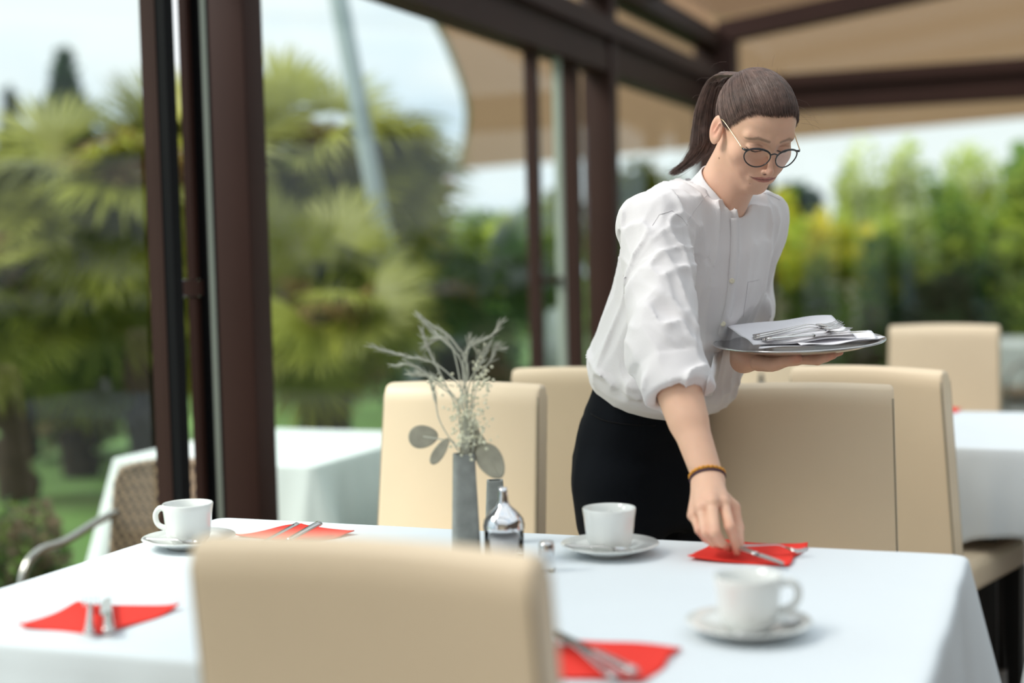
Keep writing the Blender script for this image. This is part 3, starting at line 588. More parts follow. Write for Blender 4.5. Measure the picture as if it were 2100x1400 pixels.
def tree(name, px, py_top, py_bot, Y, wpx, mats, label, cat='tree', n=2200, size=.11, shape=None, seed=0, clusters=7, trunk=True, group=None):
    """foliage spanning image rows py_top..py_bot at distance Y, rooted in the ground"""
    r = np.random.default_rng(seed+100); x, y, zt = g(px, py_top, Y); zb = max(GZ+.1, g(px, py_bot, Y)[2]); w = wpx*Y/F/2; zt = max(zt, zb+.4)
    zb = GZ+.02 if not trunk else zb; root = empty(name, (x, y, GZ), 0, label, cat, group); hh = (zt-zb)/2
    per = {}
    for i, mt in enumerate(mats):
        m = MB(); k = max(2, clusters//len(mats))
        if shape: leafcloud(m, (0, 0, zb+hh-GZ), (w, w, hh), n//len(mats), size, r, shape=shape)
        else:
            for j in range(k):
                a = r.uniform(0, 6.28); rad = r.uniform(.1, .62)*w; zz = zb+(zt-zb)*r.uniform(.2, .8); cr = r.uniform(.35, .55)
                leafcloud(m, (math.cos(a)*rad, math.sin(a)*rad, zz-GZ), (w*cr, w*cr, min(hh*cr*1.1, zz-GZ-.02)), n//len(mats)//k, size, r)
            leafcloud(m, (0, 0, zb+hh-GZ), (w*.85, w*.85, hh*.92), n//len(mats)//3, size, r)
        o = m.obj('foliage', CM[mt], root, smooth=False)
    if trunk:
        m = MB()
        for j in range(4):
            a = j*1.7+seed; tube(m, [(0, 0, 0), (.05*math.cos(a), .05*math.sin(a), (zb-GZ)+.3*hh), (.5*w*math.cos(a), .5*w*math.sin(a), zb-GZ+hh)], [.06, .045, .015], 6)
        m.obj('trunk', M['trunk'], root)
    return root
tree('conifer', 130, 110, 620, 22, 330, ['conifer', 'deep'], 'tall dark conifer against the sky at the far left', n=5200, size=.30, shape='cone', seed=1)
tree('conifer', 20, 190, 560, 24, 200, ['conifer'], 'dark conifer tip at the left edge of the picture', n=1800, size=.26, shape='cone', seed=2)
tree('bushy_tree', 60, 330, 700, 17, 420, ['deep', 'green'], 'dense green tree behind the palms at the left edge', n=3600, size=.17, seed=3)
tree('bushy_tree', 350, 300, 720, 18, 420, ['deep', 'green'], 'dense green tree between the first palm and the brown post', n=3600, size=.17, seed=4)
tree('bushy_tree', 620, 260, 720, 17, 330, ['deep', 'green'], 'dark tree crown just behind the leaning grey mast', n=3600, size=.17, seed=5)
tree('bushy_tree', 800, 400, 740, 15, 300, ['deep', 'green', 'brown'], 'dark shrub with brown twigs right of the grey mast', n=3200, size=.15, seed=6)
tree('red_maple', 880, 350, 430, 19, 120, ['red'], 'small reddish tree crown under the curved sail edge', n=900, size=.15, seed=7)
tree('hedge_bush', 960, 410, 640, 16, 260, ['lime', 'green'], 'yellow green bush above the deep green palm', 'bush', n=3000, size=.15, seed=8)
tree('hedge_bush', 1100, 395, 700, 15, 220, ['lime', 'green'], 'sunlit bush seen through the far sliding door gap', 'bush', n=2800, size=.15, seed=9)
tree('hedge_bush', 1320, 330, 600, 16, 260, ['lime', 'green'], 'yellow green tree left of the waitress ponytail', 'bush', n=3600, size=.15, seed=10)
tree('hedge_bush', 900, 600, 760, 12.5, 420, ['deep', 'brown'], 'low dark shrub on the ground behind the vase', 'bush', n=3000, size=.12, seed=11, trunk=False)
tree('hedge_bush', 130, 700, 860, 10.5, 380, ['brown', 'deep', 'pale'], 'dry brownish shrub on the lawn edge at the left', 'bush', n=2600, size=.10, seed=12, trunk=False)
tree('low_shrub', 40, 1075, 1230, 5.4, 240, ['green', 'deep', 'brown'], 'small leafy shrub at the lower left corner by the glass', 'shrub', n=4200, size=.035, seed=13, trunk=False)
tree('conifer', 1625, 375, 760, 20, 170, ['conifer', 'deep'], 'rounded dark evergreen right next to the waitress shoulder', n=2600, size=.20, seed=14)
tree('hedge_bush', 1600, 385, 700, 18.5, 120, ['yellow', 'lime'], 'yellow lit shrub in front of the dark evergreen', 'bush', n=2400, size=.14, seed=15)
for i, (px, top, w, mats, lab) in enumerate([(1700, 470, 190, ['yellow', 'lime'], 'yellow bamboo clump right of the dark evergreen'), (1760, 350, 150, ['pale', 'lime'], 'pale feathery bamboo rising against the sky, leftmost of the tall clumps'),
        (1820, 390, 150, ['green', 'lime'], 'darker green bamboo between the two pale clumps'), (1855, 335, 130, ['pale', 'lime'], 'tallest pale bamboo clump in the middle of the end window'),
        (1940, 400, 170, ['lime', 'green'], 'lime green bamboo right of the tallest clump'), (2010, 350, 170, ['pale', 'lime'], 'light bamboo tips near the right edge'), (2085, 370, 170, ['lime', 'green'], 'green bamboo cut by the right edge'), (2170, 330, 240, ['green', 'deep'], 'dense tree just beyond the right edge')]):
    tree('bamboo_clump', px, top-45, 760, 17+(i % 3)*.9, w*1.1, mats, lab, 'bamboo', n=3000, size=.13, seed=30+i, clusters=12, trunk=False, group='bamboo screen behind the end window')
for i, (px, top, w, mats, lab) in enumerate([(1650, 560, 200, ['green', 'white'], 'flowering bush with cream blossom left of the tray'), (1740, 600, 180, ['green', 'brown'], 'brown twiggy bush above the tray'), (1860, 500, 220, ['lime', 'green'], 'round green bush in the middle of the end window'),
        (1930, 560, 220, ['deep'], 'very dark green bush above the far cream chair'), (2040, 540, 240, ['lime', 'green', 'deep'], 'green bush above the far terrace table'), (2100, 640, 160, ['brown', 'green'], 'olive shrub at the right edge'), (1800, 690, 220, ['brown', 'green'], 'low brownish planting behind the tray')]):
    tree('garden_bush', px, top, 830, 13.5+(i % 3)*.6, w*1.2, mats, lab, 'bush', n=2600, size=.11, seed=50+i, trunk=False)
tree('slender_tree', 2088, 290, 420, 18, 90, ['green'], 'thin dark tree top above the hedge at the right edge', n=500, size=.14, seed=70)
# far hedge closing the garden
m = MB(); r = np.random.default_rng(3)
for i in range(26):
    a = math.radians(-48+i*4); leafcloud(m, (math.sin(a)*27, math.cos(a)*27, .75), (2.2, 2.2, 1.3), 420, .34, r)
o = m.obj('far_hedge', CM['green'], smooth=False); tag(o, 'continuous far green hedge closing the garden behind all the trees', 'hedge', kind='stuff')

# tan sail and its leaning mast
P = np.zeros((25, 25, 3)); cl = [(872, 0, 9.3), (925, 108, 11.0), (958, 215, 13.4), (952, 290, 16.2), (932, 350, 18.6)]
edge = spline([at(*q) for q in cl], 25)
nr = at(2300, -60, 9.9); fr = at(2250, 228, 14.2)
for i in range(25):
    t = i/24; right = nr*(1-t)+fr*t
    for j, s in enumerate(np.linspace(0, 1, 25)):
        q = edge[i]*(1-s)+right*s; q = q-np.array([0, 0, .10*math.sin(s*math.pi)*math.sin(t*math.pi)]); P[i, j] = q
m = MB(); grid(m, P); sl = m.obj('shade_sail', M['sail']); tag(sl, 'large tan shade sail stretched outside beyond the glass roof', 'shade sail')
m = MB(); tube(m, edge+np.array([-.01, 0, 0]), .022, 8); m.obj('hem', M['outcloth'], sl)
m = MB(); a, b = at(684, -60, 8.6), at(808, 600, 8.6); dd = (b-a)/(b[2]-a[2]); e = a+dd*(GZ-a[2]); tube(m, [a-dd*-.6, a, b, e], .058, 16)
tag(m.obj('sail_mast', M['mast']), 'leaning grey metal mast in front of the palms', 'mast')
# wicker armchair outside
def armchair(x, y, rz, label, sc=1.0):
    root = empty('wicker_armchair', (x, y, GZ), rz, label, 'armchair', 'wicker terrace armchairs')
    def bend(P):
        P = P.copy(); P[:, 1] += -.35*P[:, 0]**2*1.6*-1; return P
    m = MB(); nu, nv = 44, 40; P = np.zeros((nu, nv, 3))
    for i, u in enumerate(np.linspace(-1, 1, nu)):
        for j, v in enumerate(np.linspace(0, 1, nv)):
            wv_ = .006*((i+j) % 2)
            w = .235+.03*v; P[i, j] = (u*w, -.22-.10*v+.10*u*u-wv_, .42+v*.46-.03*abs(u)**4*v)
    grid(m, P); o = m.obj('woven_back', M['wicker'], root, smooth=False); s = o.modifiers.new('t', 'SOLIDIFY'); s.thickness = .012
    m = MB(); P2 = [P[i, -1]+np.array([0, 0, .005]) for i in range(0, nu, 3)]; tube(m, [P[0, 0]]+[P[0, k] for k in (12, 24, 36)]+P2+[P[-1, k] for k in (36, 24, 12, 0)], .017, 8); m.obj('rim', M['wicker'], root)
    m = MB(); rbox(m, (0, .02, .43), (.48, .46, .04), .015, 4); m.obj('woven_seat', M['wicker'], root)
    for sx in (-1, 1):
        m = MB(); tube(m, spline([(sx*.245, -.225, .73), (sx*.27, -.12, .70), (sx*.29, .02, .655), (sx*.29, .14, .645), (sx*.285, .215, .59), (sx*.28, .24, .45), (sx*.27, .25, 0)], 30), .0145, 10); m.obj('armrest', M['alu'], root)
        m = MB(); tube(m, [(sx*.235, -.26, .66), (sx*.235, -.24, .43), (sx*.25, -.27, 0)], .0135, 10); m.obj('leg', M['alu'], root)
    return root
p = at(252, 960, 4.4)-np.array([-.109, .294, 0])*.88; armchair(p[0], p[1], math.radians(153), 'wicker armchair with a bent aluminium armrest, outside the glass at the left').scale = (.88, .88, .90)
p = at(2150, 740, 8.9); armchair(p[0]+.05, p[1]+.6, math.radians(95), 'wicker armchair at the far terrace table at the right')
# pale stones on the lawn edge
for i, (px, py, s) in enumerate([(20, 885, .10), (48, 872, .07), (330, 800, .09)]):
    p = atz(px, py, GZ); m = MB(); lathe(m, [(0, 0), (s*.9, 0), (s, s*.3), (s*.7, s*.62), (0, s*.75)], 12); o = m.obj('garden_stone', M['terrace']); o.location = (p[0], p[1], GZ); tag(o, ['pale stone nearest the left edge of the lawn', 'small pale stone beside the larger one on the lawn', 'pale stone in the planting under the first palm'][i], 'stone')
p = at(1137, 690, 9.5); root = empty('covered_parasol', (p[0], p[1], GZ), 0, 'folded parasol under a white cover, seen between the far door frames', 'parasol')
m = MB(); lathe(m, [(0, 0), (.25, 0), (.25, .05), (.03, .06), (.02, .1), (.02, p[2]-GZ-.2), (0, p[2]-GZ-.19)], 16); m.obj('stand', M['mast'], root)
m = MB(); lathe(m, [(0, p[2]-GZ-.22), (.07, p[2]-GZ-.22), (.075, p[2]-GZ+.05), (.06, p[2]-GZ+.15), (.02, p[2]-GZ+.19), (0, p[2]-GZ+.19)], 16); m.obj('cover', M['outcloth'], root)
# ------------------------------------------------------------------ implicit surface modelling
def snet(f, lo, hi, h):
    lo = np.array(lo, float); hi = np.array(hi, float); n = np.maximum(4, np.ceil((hi-lo)/h).astype(int)+1)
    xs = [lo[i]+h*np.arange(n[i]) for i in range(3)]; V = np.empty(n, np.float32)
    YZ = np.stack(np.meshgrid(xs[1], xs[2], indexing='ij'), -1).reshape(-1, 2)
    st = max(1, int(400000/len(YZ)))
    for i in range(0, n[0], st):
        xx = xs[0][i:i+st]; P = np.empty((len(xx), len(YZ), 3)); P[..., 0] = xx[:, None]; P[..., 1:] = YZ
        V[i:i+st] = f(P.reshape(-1, 3)).reshape(len(xx), n[1], n[2])
    I = V < 0; c = n-1
    cnt = np.zeros(c, np.int16); acc = np.zeros(tuple(c)+(3,), np.float32)
    for ax in range(3):
        sl0 = [slice(None)]*3; sl1 = [slice(None)]*3; sl0[ax] = slice(0, -1); sl1[ax] = slice(1, None)
        a = V[tuple(sl0)]; b = V[tuple(sl1)]; cr = (a < 0) != (b < 0); t = np.where(cr, a/(a-b+1e-12), 0)
        o1, o2 = [k for k in range(3) if k != ax]
        for d1 in (0, 1):
            for d2 in (0, 1):
                s = [None]*3; s[ax] = slice(None); s[o1] = slice(d1, n[o1]-1+d1); s[o2] = slice(d2, n[o2]-1+d2); s = tuple(s)
                m = cr[s]; cnt += m; off = [0, 0, 0]; off[o1] = d1; off[o2] = d2
                for k in range(3):
                    if k == ax: acc[..., k] += np.where(m, t[s], 0)
                    elif off[k]: acc[..., k] += m
    act = cnt > 0; idx = -np.ones(c, np.int64); idx[act] = np.arange(act.sum())
    g_ = np.argwhere(act); P = lo+h*(g_+acc[act]/cnt[act][:, None]); Q = []
    for ax in range(3):
        o1, o2 = (ax+1) % 3, (ax+2) % 3; sl0 = [slice(1, -1)]*3; sl1 = [slice(1, -1)]*3; sl0[ax] = slice(0, -1); sl1[ax] = slice(1, None)
        a = I[tuple(sl0)]; b = I[tuple(sl1)]; cr = np.argwhere(a != b); 
        if len(cr) == 0: continue
        base = cr.copy(); base[:, o1] += 1; base[:, o2] += 1; sg = a[tuple(cr.T)]
        def cell(d1, d2):
            q = base.copy(); q[:, o1] -= d1; q[:, o2] -= d2; return idx[tuple(q.T)]
        q = np.stack([cell(1, 1), cell(0, 1), cell(0, 0), cell(1, 0)], 1); q[~sg] = q[~sg][:, ::-1]; Q.append(q)
    Q = np.concatenate(Q); Q = Q[(Q >= 0).all(1)]; return P, Q
def smin(a, b, k): hh = np.clip(.5+.5*(b-a)/k, 0, 1); return b+(a-b)*hh-k*hh*(1-hh)
def smax(a, b, k): return -smin(-a, -b, k)
def ell(P, c, r, R=None):
    q = P-np.array(c, float)
    if R is not None: q = q@R
    r = np.array(r, float); k0 = np.linalg.norm(q/r, axis=1); k1 = np.linalg.norm(q/(r*r), axis=1)+1e-9; return k0*(k0-1)/k1
def caps(P, a, b, ra, rb=None):
    rb = ra if rb is None else rb; a = np.array(a, float); b = np.array(b, float); ab = b-a; t = np.clip((P-a)@ab/(ab@ab), 0, 1)
    return np.linalg.norm(P-a-t[:, None]*ab, axis=1)-(ra+(rb-ra)*t)
def chain(P, pts, rad, k=.006):
    d = caps(P, pts[0], pts[1], rad[0], rad[1])
    for i in range(1, len(pts)-1): d = smin(d, caps(P, pts[i], pts[i+1], rad[i], rad[i+1]), k)
    return d
_T = np.random.default_rng(5).uniform(-1, 1, (32, 32, 32))
def vn(P):
    i = np.floor(P).astype(int); u = P-i; u = u*u*(3-2*u); i &= 31; j = (i+1) & 31; r = 0
    for a in (0, 1):
        for b in (0, 1):
            for c in (0, 1):
                w = (u[:, 0] if a else 1-u[:, 0])*(u[:, 1] if b else 1-u[:, 1])*(u[:, 2] if c else 1-u[:, 2])
                r = r+w*_T[(j if a else i)[:, 0], (j if b else i)[:, 1], (j if c else i)[:, 2]]
    return r
def ridge(n): return (1-np.abs(n))**3
def vnorm(v): v = np.array(v, float); return v/np.linalg.norm(v)
def meshobj(name, P, Q, mat, parent, col=None):
    m = MB(); m.v = [P]; m.f = Q.tolist(); m.n = len(P); return m.obj(name, mat, parent, col=col)
# ------------------------------------------------------------------ head frame
HS = .95; HT = np.array([.5105, 2.957, .2552])*HS+np.array([0, 0, H])
def _rot(yw, pt, rl):
    cz, sz = math.cos(yw), math.sin(yw); cx, sx = math.cos(pt), math.sin(pt); cy, sy = math.cos(rl), math.sin(rl)
    return np.array([[cz, -sz, 0], [sz, cz, 0], [0, 0, 1]])@np.array([[1, 0, 0], [0, cx, -sx], [0, sx, cx]])@np.array([[cy, 0, sy], [0, 1, 0], [-sy, 0, cy]])
HM = _rot(-2.8586, -.5878, -.0271)      # columns: her right, forward, up
def hw(p): return (np.asarray(p, float)*HS)@HM.T+HT
def hl(P): return ((P-HT)@HM)/HS
# key body points (world)
NB = at(1466, 392, 2.89)                # base of neck
SR = at(1343, 462, 2.75); SLf = at(1549, 448, 3.0)
WA = at(1338, 800, 3.03); HIP = at(1322, 930, 3.07)
ER = at(1361, 716, 2.58); WR = at(1453, 982, 2.435)
EL = at(1533, 618, 3.05); WL = at(1528, 716, 2.86)
fz = vnorm(NB-WA); rr = vnorm(np.array([-.76, -.65, 0])); rr = vnorm(rr-fz*(rr@fz)); ff = np.cross(fz, rr)   # her right, forward
TM = np.stack([rr, ff, fz], 1); TLn = np.linalg.norm(NB-WA)
def tl(P): return (P-WA)@TM
def section(P, zs, wx, wy, ox=None, oy=None, e=2.3):
    z = P[:, 2]; a = np.interp(z, zs, wx); b = np.interp(z, zs, wy); x = P[:, 0]-(np.interp(z, zs, ox) if ox is not None else 0); y = P[:, 1]-(np.interp(z, zs, oy) if oy is not None else 0)
    k = (np.abs(x/a)**e+np.abs(y/b)**e)**(1/e); return (k-1)*np.minimum(a, b)
# ------------------------------------------------------------------ head sdf (local, unscaled)
def head_sdf(P):
    X = P.copy(); X[:, 0] = np.abs(X[:, 0]); s = lambda c, r: np.linalg.norm(X-np.array(c), axis=1)-r
    d = ell(X, (0, -.008, .030), (.0735, .094, .084))
    d = smin(d, ell(X, (0, .030, .032), (.061, .060, .052)), .02)
    d = smin(d, ell(X, (0, .036, -.030), (.0590, .051, .064)), .030)
    d = smin(d, caps(X, (.044, .005, -.062), (.012, .066, -.096), .018, .016), .022)
    d = smin(d, ell(X, (0, .040, -.072), (.038, .043, .036)), .02)
    d = smin(d, s((0, .071, -.098), .0150), .016)
    d = smin(d, s((.043, .055, -.030), .021), .022)                   # cheekbone
    d = smin(d, s((.028, .070, -.052), .016), .02)
    d = smin(d, caps(X, (.012, .0895, .017), (.046, .072, .020), .0062, .0055), .016)  # brow
    d = smax(d, -s((.031, .105, -.001), .0160), .018)                # socket
    d = smin(d, ell(X, (.031, .0765, -.001), (.0165, .0135, .0130)), .0035)   # lid covered eye
    d = smax(d, -caps(X, (.018, .0935, -.0070), (.045, .0855, -.0065), .0012), .0022)  # lid line
    d = smin(d, caps(X, (0, .090, .008), (0, .1105, -.037), .0048, .0056), .012)   # nose bridge
    d = smin(d, s((0, .1120, -.0415), .0066), .008)
    d = smin(d, s((.0092, .1030, -.0445), .0048), .006)
    d = smin(d, caps(X, (0, .103, -.047), (0, .094, -.055), .004, .004), .006)
    d = smax(d, -ell(X, (.0052, .1060, -.0500), (.0024, .0040, .0030)), .002)
    d = smin(d, ell(X, (0, .0870, -.066), (.030, .0125, .020)), .012)   # mouth mound
    for (a, b, r1, r2) in (((0, .0965, -.0620), (.009, .0958, -.0608), .0026, .0028), ((.009, .0958, -.0608), (.0270, .0835, -.0640), .0028, .0010), ((0, .0962, -.0695), (.010, .0948, -.0690), .0038, .0036), ((.010, .0948, -.0690), (.0265, .0835, -.0648), .0036, .0010)):
        d = smin(d, caps(X, a, b, r1, r2), .0035)
    d = smax(d, -caps(X, (0, .1005, -.0652), (.0285, .0850, -.0638), .0006, .0005), .0020)
    d = smax(d, -caps(X, (0, .1000, -.0835), (.010, .098, -.0830), .0045, .004), .010)   # under lip
    # ear
    Re = np.array([[.93, .30, .2], [-.35, .90, .25], [-.10, -.30, .95]]).T; Re, _ = np.linalg.qr(Re); Re = Re*np.sign(np.diag(Re))
    e = ell(X, (.0800, -.006, -.010), (.0065, .0180, .0305), Re)
    e = smax(e, -ell(X, (.0868, -.003, -.006), (.0060, .0105, .0200), Re), .003)
    e = smin(e, caps(X, (.081, .000, .006), (.083, -.005, -.014), .0022), .003)
    e = smin(e, ell(X, (.0775, .006, -.014), (.004, .004, .008)), .003)
    d = smin(d, e, .005)
    return d
NLa = hl(NB[None])[0]
def neck_d(P, r0=.0, k=1.0):
    return caps(P, hw((0, -.018, -.045)), NB+np.array([-.01, .01, -.05]), .050*HS+r0, .056+r0)
def skin_head(P):
    L_ = hl(P); d = head_sdf(L_)*HS
    d = smin(d, neck_d(P), .030)
    d = smin(d, caps(P, hw((0, .02, -.055)), NB+ff*.045-fz*.045, .030, .032), .02)
    return d
person = empty('person', (HIP[0], HIP[1], 0), 0, 'woman with ponytail and glasses in a white shirt and black trousers, bending to lay cutlery', 'person')
PO = np.array([HIP[0], HIP[1], 0])
skin = pbr('skin', (.62, .38, .28), .48, attr=True, sss=.18, bump=.12, bscale=500, spec=.4)
pieces = []
def addpiece(P, Q): pieces.append((P-PO, Q))
corn = np.array([hw(p) for p in [(sx, sy, sz) for sx in (-.1, .1) for sy in (-.12, .13) for sz in (-.13, .12)]]); lo = np.minimum(corn.min(0), NB-.07); hi = np.maximum(corn.max(0), NB+.05)
hp, hq = snet(skin_head, lo, hi, .0019)
def hairline(P, off=0):
    return P[:, 2]-np.interp(P[:, 1], [-.11, -.06, -.035, -.012, .005, .022, .040, .060, .078, .10], [-.050, -.048, -.035, -.002, .012, .000, .023, .051, .071, .076])-off
def head_cols(P):
    L_ = hl(P); X = L_.copy(); X[:, 0] = np.abs(X[:, 0]); c = np.tile(np.array([.75, .455, .325]), (len(P), 1))
    def mix(w, col):
        nonlocal c; w = np.clip(w, 0, 1)[:, None]; c = c*(1-w)+np.array(col)*w
    mix(.30*np.exp(-(np.linalg.norm(X-[.042, .07, -.04], axis=1)/.026)**2), (.68, .30, .24))
    mix(.40*np.exp(-(np.linalg.norm(X-[0, .112, -.036], axis=1)/.014)**2), (.66, .32, .25))
    mix(.55*np.exp(-(np.linalg.norm(X-[.083, -.006, -.008], axis=1)/.020)**2), (.68, .27, .20))
    FX = X*np.array([1, 0, 1.]); fr_ = L_[:, 1] > .055; c2 = lambda a, b_, r1, r2: np.where(fr_, caps(FX, (a[0], 0, a[1]), (b_[0], 0, b_[1]), r1, r2), 1.)
    lipd = np.minimum.reduce([c2((0, -.0628), (.009, -.0616), .0018, .0020), c2((.009, -.0616), (.0265, -.0640), .0018, .0003), c2((0, -.0683), (.009, -.0680), .0026, .0023), c2((.009, -.0680), (.0250, -.0648), .0022, .0003)])
    mix(1-np.clip(lipd/.0012, 0, 1), (.50, .20, .165))
    mix((1-np.clip(np.minimum(c2((0, -.0652), (.016, -.0648), .0003, .0003), c2((.016, -.0648), (.030, -.0625), .0003, .0001))/.0012, 0, 1))*.95, (.12, .03, .03))
    mix(.35*np.exp(-(np.linalg.norm((X-[.031, .089, -.002])/[.016, .02, .009], axis=1))**2), (.50, .27, .21))  # lid shading painted into the skin colour
    mix((1-np.clip(np.minimum(c2((.017, -.0050), (.031, -.0085), .0009, .0014), c2((.031, -.0085), (.047, -.0050), .0014, .0009))/.0011, 0, 1)), (.02, .013, .012))
    mix((1-np.clip(np.minimum(c2((.019, .0055), (.031, .0075), .0003, .0003), c2((.031, .0075), (.045, .0045), .0003, .0003))/.0014, 0, 1))*.5, (.28, .13, .09))
    n = vn(L_*np.array([300, 300, 900.])); b = np.minimum(c2((.013, .0200), (.034, .0225), .0012, .0016), c2((.034, .0225), (.053, .0150), .0015, .0003))
    mix((1-np.clip((b+.0006*n)/.003, 0, 1))*.62, (.13, .075, .05))
    mix((1-np.clip((ell(X, (.0052, .1040, -.0505), (.0028, .0045, .0026)))/.001, 0, 1))*.8, (.12, .04, .03))
    mix(np.clip((hairline(L_)+.003+.0025*vn(L_*260))/.014, 0, .92)*(L_[:, 2] > -.03)*(X[:, 0] < .074), (.12, .07, .055))
    for q, r_ in (((.0225, .086, -.083), .0016), ((.066, .012, -.066), .0016), ((.060, .030, -.050), .0009), ((.017, .097, -.083), .0008), ((.048, .062, -.045), .0008)):
        mix((1-np.clip((np.linalg.norm(L_-q, axis=1)-r_*.9)/.0009, 0, 1))*.75, (.17, .07, .04)) if r_ > .001 else None
    c *= (1+.03*vn(P*60))[:, None]
    return c
cols = [head_cols(hp)]; addpiece(hp, hq)
# ------------------------------------------------------------------ hands
def hand_cols(P, tips, kn=()):
    c = np.tile(np.array([.75, .455, .32]), (len(P), 1))
    for t, r_, w_ in [(t, .014, .6) for t in tips]+[(k, .011, .45) for k in kn]:
        w = (w_*np.exp(-(np.linalg.norm(P-t, axis=1)/r_)**2))[:, None]; c = c*(1-w)+np.array([.62, .22, .15])*w
    return c*(1+.03*vn(P*80))[:, None]
def zfix(px, py, z): return atz(px, py, z)
# right hand: fingers down on the napkin
RH = {'wr': WR, 'k': [at(1483, 1030, 2.365), at(1460, 1030, 2.352), at(1438, 1041, 2.360), at(1423, 1056, 2.376)]}
rh_f = [
    [RH['k'][0], at(1497, 1080, 2.315), at(1505, 1104, 2.325), zfix(1512, 1131, .765)],
    [RH['k'][1], at(1466, 1092, 2.300), at(1479, 1112, 2.320), zfix(1496, 1124, .767)],
    [RH['k'][2], at(1448, 1092, 2.315), at(1462, 1112, 2.330), zfix(1480, 1120, .768)],
    [RH['k'][3], at(1434, 1086, 2.340), at(1448, 1104, 2.350), zfix(1464, 1114, .770)]]
rh_r = [[.0095, .0088, .0078, .0066], [.0098, .0090, .0080, .0066], [.0092, .0084, .0075, .0062], [.0082, .0074, .0066, .0056]]
rh_t = [at(1466, 1006, 2.425), at(1502, 1040, 2.42), at(1513, 1082, 2.40), zfix(1517, 1122, .768)]
def hand_r(P):
    d = caps(P, ER, WR+(WR-ER)*.0, .041, .0265)
    w2 = vnorm(np.array([1, .25, 0])); 
    q = P-WR; ax = vnorm(WR-ER)
    d = smin(d, caps(P, ER+(WR-ER)*.25+w2*.004, ER+(WR-ER)*.55, .038, .031), .02)
    for k, r in zip(RH['k'], (.0125, .013, .0125, .0115)):
        d = smin(d, caps(P, WR+(k-WR)*.12+(k-RH['k'][1])*.25, k, .018, r), .012)
    for pts, rd in zip(rh_f, rh_r): d = smin(d, chain(P, pts, rd, .003), .0045)
    d = smin(d, chain(P, rh_t, [.015, .0125, .0100, .0078], .005), .007)
    for k in RH['k']: d = smin(d, np.linalg.norm(P-(k+np.array([0, -.006, .0015])), axis=1)-.0085, .006)
    return d
pts = np.array([WR]+[p for f_ in rh_f for p in f_]+rh_t); lo = pts.min(0)-.035; hi = pts.max(0)+.03; hi[2] = WR[2]+.02
P_, Q_ = snet(hand_r, lo, hi, .0014); cols.append(hand_cols(P_, [f_[3] for f_ in rh_f]+[rh_t[3]], [f_[1] for f_ in rh_f]+RH['k'])); addpiece(P_, Q_)
def arm_r(P): return smax(hand_r(P), WR[2]+.018-P[:, 2], .0005)
lo = np.minimum(ER, WR)-.06; hi = np.maximum(ER, WR)+.06; lo[2] = WR[2]+.010
P_, Q_ = snet(arm_r, lo, hi, .003); cols.append(hand_cols(P_, [])); addpiece(P_, Q_)
# left hand under the tray, palm up
TC = at(1638, 706, 2.80); TRAY_R = .166
tn = vnorm(np.array([-.03, -.055, 1.0])); tX = vnorm(np.array([1, .0, .03])-tn*(np.array([1, .0, .03])@tn)); tY = np.cross(tn, tX)
def tp(x, y, z=0): return TC+tX*x+tY*y+tn*z
PC = tp(-.045, .02, -.030)
LHk = [tp(-.012, -.040, -.024), tp(.004, -.020, -.023), tp(.006, .002, -.024), tp(.000, .022, -.025)]
lh_f = [[LHk[0], tp(.022, -.066, -.025), tp(.036, -.078, -.019), tp(.048, -.086, -.0145)], [LHk[1], tp(.040, -.032, -.024), tp(.058, -.037, -.018), tp(.072, -.040, -.0145)],
        [LHk[2], tp(.042, .004, -.024), tp(.062, .008, -.018), tp(.076, .010, -.0145)], [LHk[3], tp(.032, .032, -.022), tp(.050, .036, -.018), tp(.064, .038, -.0145)]]
lh_t = [tp(-.085, -.020, -.030), tp(-.065, -.055, -.030), tp(-.045, -.080, -.022), tp(-.022, -.098, -.0150)]
WLt = tp(-.105, .035, -.030)
def hand_l(P):
    d = caps(P, EL, WLt, .038, .0265)
    for k, r in zip(LHk, (.0125, .013, .0125, .0115)):
        d = smin(d, caps(P, WLt+(k-LHk[1])*.35+(k-WLt)*.12, k, .018, r), .012)
    d = smin(d, ell(P, tp(-.062, -.012, -.034), (.030, .022, .015), np.stack([tX, tY, tn], 1)), .012)
    for pts, rd in zip(lh_f, rh_r): d = smin(d, chain(P, pts, rd, .003), .0022)
    d = smin(d, chain(P, lh_t, [.0155, .0125, .0100, .0080], .005), .007)
    return smax(d, (P-tp(0, 0, -.0065))@tn, .002)
pts = np.array([WLt]+[p for f_ in lh_f for p in f_]+lh_t); lo = pts.min(0)-.04; hi = pts.max(0)+.03
P_, Q_ = snet(lambda P: smax(hand_l(P), P[:, 1]-WLt[1]-.03, .0005), lo, hi, .0018); cols.append(hand_cols(P_, [f_[3] for f_ in lh_f]+[lh_t[3]])); addpiece(P_, Q_)
lo = np.minimum(EL, WLt)-.06; hi = np.maximum(EL, WLt)+.06
P_, Q_ = snet(lambda P: smax(hand_l(P), WLt[1]+.026-P[:, 1], .0005), lo, hi, .004); cols.append(hand_cols(P_, [])); addpiece(P_, Q_)
